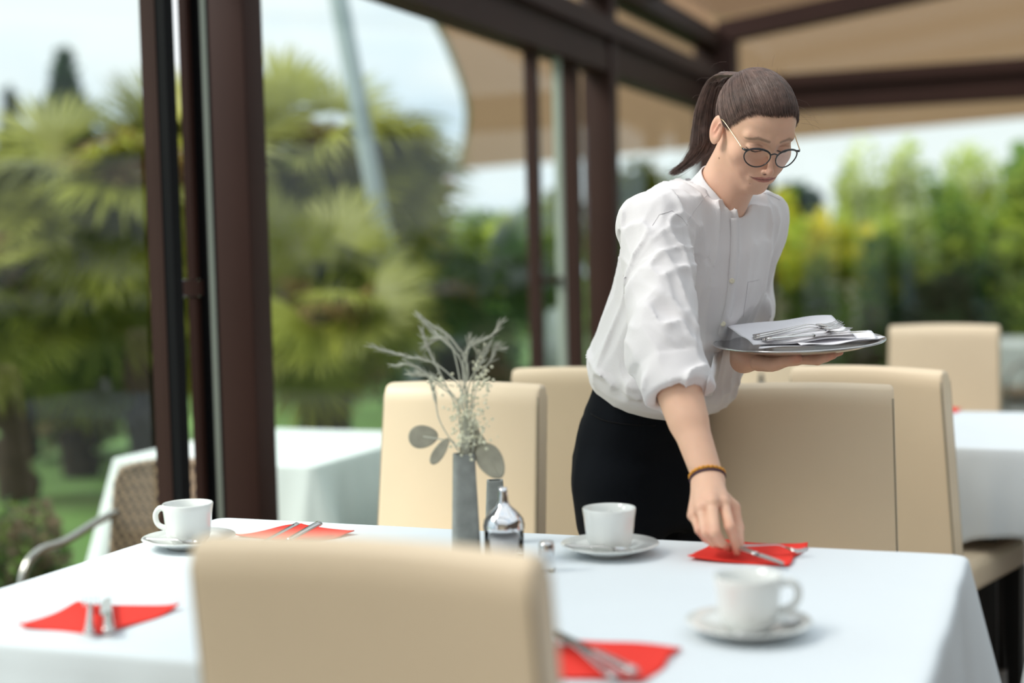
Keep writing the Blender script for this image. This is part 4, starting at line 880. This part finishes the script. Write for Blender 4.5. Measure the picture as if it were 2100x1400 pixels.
# inner body core under the clothes (torso and legs), skin thin inside shirt and trousers
HR = HIP+rr*np.array([.085, .085, 0]); HLf = HIP-rr*np.array([.085, .085, 0])
LEGS = []
for s_, hp0, yaw_x in ((1, HR, -.02), (-1, HLf, .03)):
    knee = np.array([hp0[0]+.02*yaw_x+ff[0]*.03, hp0[1]+ff[1]*.03+(.02 if s_ < 0 else 0), .48]); ank = np.array([knee[0]-.01, knee[1]+.03, .08]); LEGS.append((hp0, knee, ank))
def core(P):
    d = caps(P, WA, NB-fz*.09, .085, .075); d = smin(d, caps(P, SR, SLf, .035, .035), .05); d = smin(d, caps(P, HIP, WA, .09, .085), .05)
    d = smin(d, caps(P, SR, ER, .035, .03), .03); d = smin(d, caps(P, SLf, EL, .035, .03), .03)
    for a, b, c_ in LEGS: d = smin(d, chain(P, [a-np.array([0, 0, .02]), b, c_], [.07, .047, .034], .03), .03)
    return d
P_, Q_ = snet(core, (WA[0]-.32, 2.45, .04), (SLf[0]+.12, WA[1]+.3, NB[2]+.03), .010); cols.append(np.tile(np.array([.62, .39, .29]), (len(P_), 1))); addpiece(P_, Q_)
m = MB()
for P_, Q_ in pieces: m.v.append(P_); m.f += (Q_+m.n).tolist(); m.n += len(P_)
m.obj('body', skin, person, col=np.concatenate(cols))
# ------------------------------------------------------------------ shirt
SHL = TLn
def shirt_raw(P, folds=True):
    L_ = tl(P); z = L_[:, 2]
    zs = np.array([-.07, -.012, .012, .045, .11, .20, .30, .37, .42, .47, .52])
    wx = [.135, .140, .156, .166, .160, .152, .160, .160, .140, .085, .05]
    wy = [.105, .112, .130, .136, .132, .124, .124, .115, .098, .072, .05]
    oy = [0, .0, .01, .015, .012, .008, .004, -.002, -.006, 0, .01]
    d = section(L_, zs, wx, wy, oy=oy)
    d = smax(d, z-(SHL-.010), .01); d = smax(d, -.012-z, .008)
    d = smin(d, caps(P, NB-fz*.045+rr*.035, SR-fz*.0, .052, .058), .045); d = smin(d, caps(P, NB-fz*.045-rr*.035, SLf, .052, .056), .045)
    ce = ER+(WR-ER)*.315; cs = vnorm(WR-ER)
    sl = caps(P, SR, ER, .064, .056); sl = smin(sl, caps(P, ER, ce, .056, .051), .03)
    sl = smax(sl, (P-(ce+cs*.012))@cs, .006)
    sl = smin(sl, smax(caps(P, ce-cs*.040, ce+cs*.002, .0600, .0610), np.abs((P-(ce-cs*.020))@cs)-.031, .005), .0015)
    sl = smax(sl, -smax(caps(P, ce-cs*.02, ce+cs*.08, .044, .049), -((P-(ce-cs*.02))@cs), .003), .004)
    d = smin(d, sl, .022)
    cl = EL+(WLt-EL)*.22; csl = vnorm(WLt-EL)
    s2 = caps(P, SLf, EL, .056, .050); s2 = smin(s2, caps(P, EL, cl, .050, .045), .03); s2 = smax(s2, (P-(cl+csl*.012))@csl, .006)
    s2 = smin(s2, smax(caps(P, cl-csl*.03, cl, .050, .051), np.abs((P-(cl-csl*.012))@csl)-.024, .008), .005)
    d = smin(d, s2, .022)
    nk = NB+ff*.012
    d = smax(d, -caps(P, nk-fz*.035, nk+fz*.2+ff*.10, .052, .070), .008)
    if folds:
        # hanging folds running down the body, bunching at the waist, sleeve wrinkles
        a = ridge(vn(np.stack([L_[:, 0]*24+3, L_[:, 1]*24, z*4.0+L_[:, 0]*6], 1)))
        a2 = ridge(vn(np.stack([L_[:, 0]*15+9, L_[:, 1]*15, z*7], 1)))
        f1 = .0100*a+.006*a2
        b = ridge(vn(np.stack([L_[:, 0]*14+7, L_[:, 1]*14, z*34+L_[:, 0]*10], 1)))*np.exp(-((z-.055)/.035)**2)
        ta = (P-SR)@vnorm(ER-SR); rad_ = P-SR-np.outer(ta, vnorm(ER-SR)); 
        e_ = np.exp(-(np.linalg.norm(P-ER, axis=1)/.11)**2)
        w_ = ridge(vn(np.stack([P[:, 0]*12, P[:, 1]*12, P[:, 2]*30+P[:, 0]*26], 1)))*e_*np.clip(-((P-(ce-cs*.05))@cs)/.02, 0, 1)
        sh_ = ridge(vn(np.stack([P[:, 0]*26, P[:, 1]*26, P[:, 2]*6], 1)+11))*np.exp(-(np.linalg.norm(P-(SR+ER)/2, axis=1)/.13)**2)
        # creases radiating from the armpit
        ap = SR+(ER-SR)*.35+(-rr)*.05; v_ = P-ap; an = np.arctan2(v_@fz, v_@ff); rd = np.linalg.norm(v_, axis=1)
        c_ = ridge(np.sin(an*5.5+rd*9))*np.exp(-((rd-.07)/.055)**2)
        d = d-(f1-.004)*np.clip((z+.005)/.05, .15, 1)-.007*b-.007*w_-.004*sh_-.0045*c_
    return d
def march(px, py, f, y0=2.2, y1=3.3, n=260, off=.0):
    ys = np.linspace(y0, y1, n); P = np.array([at(px, py, y) for y in ys]); v = f(P)-off; k = np.argmax(v < 0)
    if v[k] >= 0: return None
    t = v[k-1]/(v[k-1]-v[k]); return P[k-1]+(P[k]-P[k-1])*t
lo = np.array([WA[0]-.25, 2.42, WA[2]-.16]); hi = np.array([SLf[0]+.12, WA[1]+.28, NB[2]+.08])
P_, Q_ = snet(shirt_raw, lo, hi, .0042)
shirtm = pbr('white_linen', (.76, .725, .735), .88, bump=.22, bscale=700, stretch=(1, 1, .3), spec=.15, sheen=.1)
shirt = meshobj('shirt', P_-PO, Q_, shirtm, person)
seam = pbr('shirt_seam', (.58, .55, .57), .9); pearl = pbr('shirt_button', (.72, .66, .52), .3)
def onshirt(lst, off=.001, n=30):
    lst = [(lst[i][0]*(1-t)+lst[i+1][0]*t, lst[i][1]*(1-t)+lst[i+1][1]*t) for i in range(len(lst)-1) for t in (0, .25, .5, .75)]+[lst[-1]]; pts = [march(x, y, shirt_raw, off=off) for x, y in lst]; pts = [p for p in pts if p is not None]; return spline(pts, n)-PO if len(pts) > 1 else None
def strip(name, la, lb, mat, off=.0022, n=40, th=.0):
    A = [(march(*a, shirt_raw, off=off), march(*b, shirt_raw, off=off)) for a, b in zip(la, lb)]; A = [q for q in A if q[0] is not None and q[1] is not None]
    if len(A) < 2: return None
    a = spline([q[0] for q in A], n)-PO; b = spline([q[1] for q in A], n)-PO; mid = (a+b)/2+np.array([0, -.0012, 0])
    m = MB(); grid(m, np.stack([a, mid, b], 1)); o = m.obj(name, mat, shirt); s = o.modifiers.new('t', 'SOLIDIFY'); s.thickness = .0016; s.offset = 0; return o
pc = [(1507, 447), (1508, 480), (1506, 530), (1502, 580), (1495, 630), (1483, 680), (1474, 725), (1464, 770), (1452, 812)]
strip('placket', [(x-9, y) for x, y in pc], [(x+8, y) for x, y in pc], shirtm)
for x, y in ((1501, 576), (1483, 664), (1465, 752)):
    p = march(x, y, shirt_raw, off=.004)
    if p is not None:
        m = MB(); lathe(m, [(0, -.001), (.0052, -.001), (.0055, .0008), (.003, .0012), (0, .0004)], 16); rot_ = Vector((-.1, -1, .15)).to_track_quat('Z', 'Y').to_matrix(); V = m.verts()@np.array(rot_).T
        m.v = [V+p-PO]; m.obj('button', pearl, shirt)
for nm, l_, r_ in (('shoulder_seam', [(1338, 462), (1352, 440), (1378, 432), (1398, 446), (1410, 462)], .0005), ('yoke_seam', [(1410, 455), (1425, 430), (1445, 405), (1462, 388)], .0005), ('pocket_edge', [(1534, 578), (1546, 576), (1557, 573)], .0006), ('pocket_edge', [(1534, 578), (1530, 610), (1524, 650)], .0005), ('yoke_seam', [(1565, 395), (1585, 402), (1600, 410)], .0005)):
    q = onshirt(l_, .0003, 40)
    if q is not None: m = MB(); tube(m, q, r_, 5); m.obj(nm, seam, shirt)
# stand collar: band around the neck, open at the throat
def collar():
    c0 = NB-fz*.014+ff*.014; up = vnorm(fz*.75+ff*.42+np.array([0, 0, .35])); fx = rr; fy = vnorm(ff-up*(ff@up)); fx = np.cross(fy, up)
    rows = []; n = 60
    for k, (h_, r_) in enumerate(((-.012, 1.08), (.004, 1.02), (.018, .97), (.030, .94), (.0305, .90), (.018, .92), (.0, .97))):
        row = []
        for t in np.linspace(.05, 2*np.pi-.05, n):
            dip = .022*math.cos(t)**3 if math.cos(t) > 0 else 0
            a = t; x = .059*r_*math.sin(a); y = .066*r_*math.cos(a)
            row.append(c0+fx*x+fy*y+up*(h_-dip*1.1+.006*(1-math.cos(a))))
        rows.append(row)
    rows = np.array(rows); m = MB(); grid(m, rows-PO); m.obj('collar', shirtm, shirt)
collar()
# ------------------------------------------------------------------ trousers
hf = vnorm(np.array([.62, -.78, 0])); hr = vnorm(np.array([-.78, -.62, 0]))
HMt = np.stack([hr, hf, np.array([0, 0, 1.])], 1)
WB = WA+(HIP-WA)*.0; 
def trouser(P):
    # centre line interpolated between waist and hips
    z = P[:, 2]; t = np.interp(z, [HIP[2]-.1, HIP[2], WA[2]+.02], [0, 0, 1]); C = HIP[None]*(1-t)[:, None]+WA[None]*t[:, None]
    Q2 = P-C; L_ = np.stack([Q2@hr, Q2@hf, z-HIP[2]], 1); dz = WA[2]-HIP[2]
    zs = [-.20, -.10, 0, dz*.5, dz, dz+.05]
    d = section(L_, zs, [.152, .156, .156, .146, .134, .126], [.112, .117, .120, .112, .104, .098], oy=[0, 0, -.012, -.008, 0, 0])
    d = smax(d, z-(WA[2]+.012), .006); d = smax(d, HIP[2]-.16-z, .03)
    for a, b, c_ in LEGS: d = smin(d, chain(P, [a-np.array([0, 0, .06]), b, c_+np.array([0, 0, -.02])], [.090, .066, .058], .03), .03)
    d = smax(d, .055-z, .004)
    f1 = ridge(vn(np.stack([L_[:, 0]*16, L_[:, 1]*16, z*5], 1)+3)); d = d-.005*f1
    # waistband seam groove and side seam
    d = d+.0016*np.exp(-((z-(WA[2]-.042+.01*L_[:, 1]/.1))/.0022)**2)+.0014*np.exp(-((L_[:, 0]-.10)/.0022)**2)*(L_[:, 1] > 0)
    return d
blk = pbr('black_trouser_cloth', (.0045, .0055, .008), .9, bump=.15, bscale=400, spec=.12)
P_, Q_ = snet(trouser, (HIP[0]-.27, HIP[1]-.25, .03), (HIP[0]+.27, HIP[1]+.25, WA[2]+.05), .0065); trou = meshobj('trousers', P_-PO, Q_, blk, person)
q = [march(x, y, trouser, off=.0012) for x, y in ((1212, 848), (1240, 862), (1290, 870), (1345, 872))]; q = [p for p in q if p is not None]
if len(q) > 1: m = MB(); tube(m, spline(q, 20)-PO, .0016, 5); m.obj('waistband_seam', M['rubber'], trou)
for a, b, c_ in LEGS:
    m = MB(); fd = ff.copy(); fd[2] = 0; fd = vnorm(fd); rz = math.atan2(-fd[0], fd[1])
    def shoe(P): 
        z = P[:, 2]; y = P[:, 1]; P = P.copy(); k = np.clip((y+.12)/.25, 0, 1); P[:, 2] = np.where(z > 0, z*(1-.5*k), z); P[:, 0] *= 1-.35*np.clip((k-.6)/.4, 0, 1)**2; return P
    rbox(m, (0, .05, .045), (.09, .25, .09), .03, 8, 0, shoe); cc, ss = math.cos(rz), math.sin(rz); V = m.verts(); V = np.stack([V[:, 0]*cc-V[:, 1]*ss, V[:, 0]*ss+V[:, 1]*cc, V[:, 2]], 1)
    m.v = [V+np.array([c_[0], c_[1], 0])-PO]; m.obj('shoe', M['rubber'], person)
# ------------------------------------------------------------------ hair
hairm = pbr('brown_hair', (.125, .074, .060), .46, var=.35, vscale=70, stretch=(1, 1, 1), spec=.5)
TIE = np.array([.012, -.088, .076]); CR = np.array([.0775, .098, .088]); CC = np.array([0, -.008, .030])
def hairline(P, off=0):
    x = np.abs(P[:, 0]); y = P[:, 1]
    pts_y = [-.11, -.06, -.035, -.012, .005, .022, .040, .060, .078, .10]; pts_z = [-.050, -.048, -.035, -.002, .012, .000, .023, .051, .071, .076]
    zl = np.interp(y, pts_y, pts_z)
    return P[:, 2]-zl-off
def hair_cap(P):
    L_ = hl(P); d = np.minimum(ell(L_, CC, CR), ell(L_, (0, .028, .032), (.0665, .0655, .058)))
    d = smin(ell(L_, CC, CR), ell(L_, (0, .026, .034), (.064, .063, .056)), .02)
    d = smax(d, -(hairline(L_)-.011)*.8, .006)
    az = np.arctan2(L_[:, 0]-TIE[0], L_[:, 1]-TIE[1]+.001); v = L_-TIE; v /= np.linalg.norm(v, axis=1, keepdims=True)+1e-9
    d = d-.0006*vn(v*22)
    return d*HS
P_, Q_ = snet(hair_cap, corn.min(0), corn.max(0), .0024); hair = meshobj('hair', P_-PO, Q_, hairm, person)
def surf_rs(V):   # distance along each direction from CC to the hair surface
    lo_ = np.full(len(V), .03); hi_ = np.full(len(V), .14)
    for _ in range(14):
        md = (lo_+hi_)/2; q = CC+V*md[:, None]; d = smin(ell(q, CC, CR), ell(q, (0, .026, .034), (.064, .063, .056)), .02); lo_ = np.where(d < 0, md, lo_); hi_ = np.where(d < 0, hi_, md)
    return lo_
r = np.random.default_rng(12); m = MB(); tv = vnorm(TIE-CC)
for i in range(2800):
    ph_ = math.pi*r.random() if i % 2 else abs(r.normal())*.75; sd = 1 if r.random() < .6 else -1; ph_ = min(ph_, 3.0)
    y = -.008+.102*math.cos(ph_); zl = float(np.interp(y, [-.11, -.06, -.035, -.012, .005, .022, .040, .060, .078, .10], [-.050, -.048, -.035, -.002, .012, .000, .023, .050, .068, .073]))
    p0 = np.array([sd*.077*math.sin(ph_), y, zl+r.uniform(-.003, .003)+abs(r.normal())*.006])
    v0 = vnorm(p0-CC); t0 = r.random()**2.2*.6 if i % 3 else 0.0; om = math.acos(np.clip(v0@tv, -1, 1)); lift = r.uniform(.0002, .0026); pts = []
    ks = np.linspace(t0, 1, 10); V = (np.sin((1-ks)*om)[:, None]*v0+np.sin(ks*om)[:, None]*tv)/math.sin(om); V /= np.linalg.norm(V, axis=1, keepdims=True)
    R_ = surf_rs(V)+lift-(.0026*np.maximum(0, 1-(ks-t0)*9) if t0 == 0 else 0)
    tube(m, hw(CC+V*R_[:, None])-PO, np.concatenate([[.0002], np.full(9, .00042)]), 3, cap=False)
st = m.obj('hair_strands', hairm, hair); st['kind'] = 'stuff'
# ponytail
pt = [hw(TIE), at(1474, 158, 2.93), at(1450, 212, 2.95), at(1443, 262, 2.95), at(1438, 305, 2.94), at(1412, 334, 2.95), at(1368, 362, 2.97)]
ctr_ = spline(pt, 22); wd_ = np.interp(np.linspace(0, 1, 22), [0, .15, .4, .6, .8, 1], [.010, .018, .024, .026, .021, .006])
m = MB(); r = np.random.default_rng(15)
for i in range(1100):
    a = r.uniform(0, 6.28); q = math.sqrt(r.random()); e = r.uniform(.75, 1.0); n_ = int(22*e); P = []
    wob = r.normal(size=3)*.004
    for k in range(n_): P.append(ctr_[k]+q*wd_[k]*np.array([math.cos(a), .8*math.sin(a), .25*math.cos(a+1)])+wob*math.sin(k*.35+a)*(k/22))
    tube(m, np.array(P)-PO, np.linspace(.00065, .0003, n_), 3, cap=False)
po = m.obj('ponytail', hairm, hair)
m = MB(); tube(m, ctr_[0:17]-PO, wd_[0:17]*np.concatenate([np.linspace(.3, .8, 12), np.linspace(.75, .1, 5)]), 10); m.obj('ponytail_core', hairm, hair)
m = MB(); r = np.random.default_rng(16)
for i in range(70):
    if i < 35: s0 = hw((r.uniform(-.05, .07), r.uniform(-.10, .0), r.uniform(.06, .11))); dr = vnorm(np.array([r.uniform(-1, .6), r.normal()*.4, r.uniform(-.2, .8)]))
    elif i < 48: s0 = hw((-.06+r.uniform(-.01, .01), r.uniform(.0, .08), r.uniform(.03, .08))); dr = vnorm(np.array([1, r.normal()*.3, r.uniform(-.8, .2)]))
    else: s0 = ctr_[r.integers(3, 20)]; dr = vnorm(np.array([-1, r.normal()*.3, r.uniform(-.8, .3)]))
    L0 = r.uniform(.02, .05); tube(m, np.array([s0, s0+dr*L0*.35, s0+dr*L0*.7+np.array([0, 0, -.004]), s0+dr*L0*.9+np.array([0, 0, -.013])])-PO, [.00018, .00016, .00012, .00006], 3, cap=False)
o = m.obj('flyaway_hair', hairm, hair); o['kind'] = 'stuff'
# ------------------------------------------------------------------ glasses, bracelet
acet = pbr('black_acetate', (.008, .008, .012), .15, coat=.5); gold = pbr('gold_wire', (.75, .55, .32), .25, 1); lensm = pane_mat('spectacle_lens', tint=(.99, .985, .985), boost=.08, base=.002)
gl = bpy.data.objects.new('glasses', None); COL.objects.link(gl); gl.parent = person; gl['label'] = 'round black framed glasses with gold temples'
GC = np.array([0, .1085, -.0115]); LR = .0245; tiltv = .10
def gp(x, z, dy=0): return np.array([x, GC[1]-.18*x*x/.06-abs(x)*.06-tiltv*(-z)*1.0*.6+dy, GC[2]+z])
for sx in (-1, 1):
    pts = []
    for a in np.linspace(0, 2*np.pi, 41): pts.append(gp(sx*.0325+LR*1.06*math.cos(a)*(1-.06*max(0, -math.sin(a))), LR*(.78 if math.sin(a) > 0 else .92)*math.copysign(abs(math.sin(a))**(.8 if math.sin(a) > 0 else 1.0), math.sin(a))))
    pts = np.array(pts); m = MB(); tube(m, hw(pts)-PO, [.0013+.0009*max(0, math.sin(a)) for a in np.linspace(0, 2*np.pi, 41)], 8, cap=False); m.obj('rim', acet, gl)
    m = MB(); c = pts[:-1].mean(0); V = [c]+list(pts[:-1]); m.add(hw(V)-PO, [(0, i+1, (i+1) % 40+1) for i in range(40)]); m.obj('lens', lensm, gl)
    e0 = gp(sx*.0600, .012, .001); m = MB(); tube(m, hw([gp(sx*.053, .0135), e0, e0+np.array([sx*.004, -.006, 0])])-PO, [.0018, .0024, .0018], 6); m.obj('hinge', acet, gl)
    m = MB(); tube(m, hw(spline([e0+np.array([sx*.004, -.004, 0]), (sx*.069, .055, .008), (sx*.0775, .010, .018), (sx*.078, -.008, .014)], 14))-PO, .0010, 6); m.obj('temple', gold, gl)
m = MB(); tube(m, hw(spline([gp(-.0085, .008), gp(0, .0115), gp(.0085, .008)], 8))-PO, .0015, 8); m.obj('bridge', acet, gl)
br = bpy.data.objects.new('bracelet', None); COL.objects.link(br); br.parent = person; br['label'] = 'orange and dark woven bracelet'
ax = vnorm(WR-ER); b1 = vnorm(np.cross(ax, [0, 1, 0])); b2 = np.cross(ax, b1); cW = WR-ax*.004
ora = pbr('orange_thread', (.75, .32, .03), .7, var=.4, vscale=300, bump=1, bscale=500); pur = pbr('dark_thread', (.06, .025, .05), .7)
def ringpt(a, o, rad): 
    d_ = b1*math.cos(a)+b2*math.sin(a); return cW+ax*o+d_*rad
def fitring(o, extra, tilt):
    pts = []
    for a in np.linspace(0, 2*np.pi, 49):
        d_ = b1*math.cos(a)+b2*math.sin(a); rs = np.linspace(.005, .06, 60); PP = np.array([cW+ax*(o+tilt*math.cos(a+.6))+d_*q for q in rs]); v = hand_r(PP); k = np.argmax(v > 0); pts.append(PP[k]+d_*extra)
    return np.array(pts)
q = fitring(-.004, .0012, .006); m = MB(); tube(m, q-PO, .0022, 7, cap=False); m.obj('orange_cord', ora, br)
for i in range(0, 48, 1): pass
m = MB()
for i in range(0, 48): ico(m, q[i]-PO+np.array([0, 0, 0.0008*((i % 2)*2-1)]), .0030)
m.obj('orange_knots', ora, br)
q = fitring(.0015, .0008, .006); m = MB(); tube(m, q-PO, .0019, 7, cap=False); m.obj('dark_cord', pur, br)
# ------------------------------------------------------------------ tray with napkins and forks
RT = np.stack([tX, tY, tn], 1)
def traymesh(m): return MB()
root = empty('serving_tray', tuple(TC), 0, 'round steel tray held up on the left hand of the waitress', 'tray'); 
m = MB(); lathe(m, [(0, -.0045), (.130, -.0045), (.148, .001), (.160, .0060), (TRAY_R-.0015, .0052), (TRAY_R, .0062), (TRAY_R-.0012, .0080), (.160, .0080), (.147, .0035), (.129, -.0025), (0, -.0025)], 96); m.v = [m.verts()@RT.T]; m.obj('tray_plate', M['tray'], root)
m = MB(); a = np.linspace(0, 2*np.pi, 97); tube(m, np.stack([TRAY_R*np.cos(a), TRAY_R*np.sin(a), np.full(97, .0066)], 1)@RT.T, .0020, 8, cap=False); m.obj('rolled_rim', M['tray'], root)
def sheet(corners, lift, seed, label, curl=.0):
    P = np.zeros((31, 31, 3)); c = [np.array(q, float) for q in corners]
    for i, u in enumerate(np.linspace(0, 1, 31)):
        for j, v in enumerate(np.linspace(0, 1, 31)):
            q = c[0]*(1-u)*(1-v)+c[1]*u*(1-v)+c[2]*u*v+c[3]*(1-u)*v; w = .0018*math.sin(u*6+seed)+.0018*math.sin(v*7+seed*2)+.0012*math.sin((u+v)*11); r_ = math.hypot(q[0], q[1])
            P[i, j] = tp(q[0], q[1], q[2]+lift+w+max(0, r_-.15)*.2+curl*(max(0, v-.55)**2)*.3)
    m = MB(); grid(m, P); o = m.obj('paper_napkin', M['paper']); s = o.modifiers.new('t', 'SOLIDIFY'); s.thickness = .0012; s.offset = -1; tag(o, label, 'napkin', 'white napkins on the tray')
sheet([(-.10, -.120, .004), (.158, -.050, .004), (.152, .065, .004), (-.05, .10, .004)], .004, 1, 'bottom white napkin on the tray, reaching over its right rim')
sheet([(-.02, -.120, .008), (.135, -.075, .008), (.150, .030, .010), (-.02, .06, .008)], .006, 2, 'middle white napkin on the tray, showing at the right of the forks')
sheet([(-.105, -.090, .008), (.095, -.075, .010), (.085, .085, .036), (-.130, .075, .030)], .008, 3, 'top white napkin on the tray with its far edge standing up behind the forks')
def tfork(kind, mbx, a, b, label, cat, roll=0): utensil(kind, mbx, tp(*a), tp(*b), label, cat, roll=roll)
tfork('fork', fork_mb(.19), (-.095, -.045, .024), (.085, .010, .034), 'steel fork on the tray whose raised tines stand highest', 'fork', .2)
tfork('fork', fork_mb(.19), (-.098, -.062, .022), (.082, -.010, .030), 'steel fork on the tray lying just in front of the highest one', 'fork', .1)
tfork('fork', fork_mb(.185), (-.085, -.078, .020), (.09, -.035, .025), 'steel fork lowest and nearest to us on the tray', 'fork')
tfork('knife', knife_mb(.20), (-.080, -.092, .020), (.12, -.062, .022), 'steel knife at the front of the tray beside the forks', 'knife')
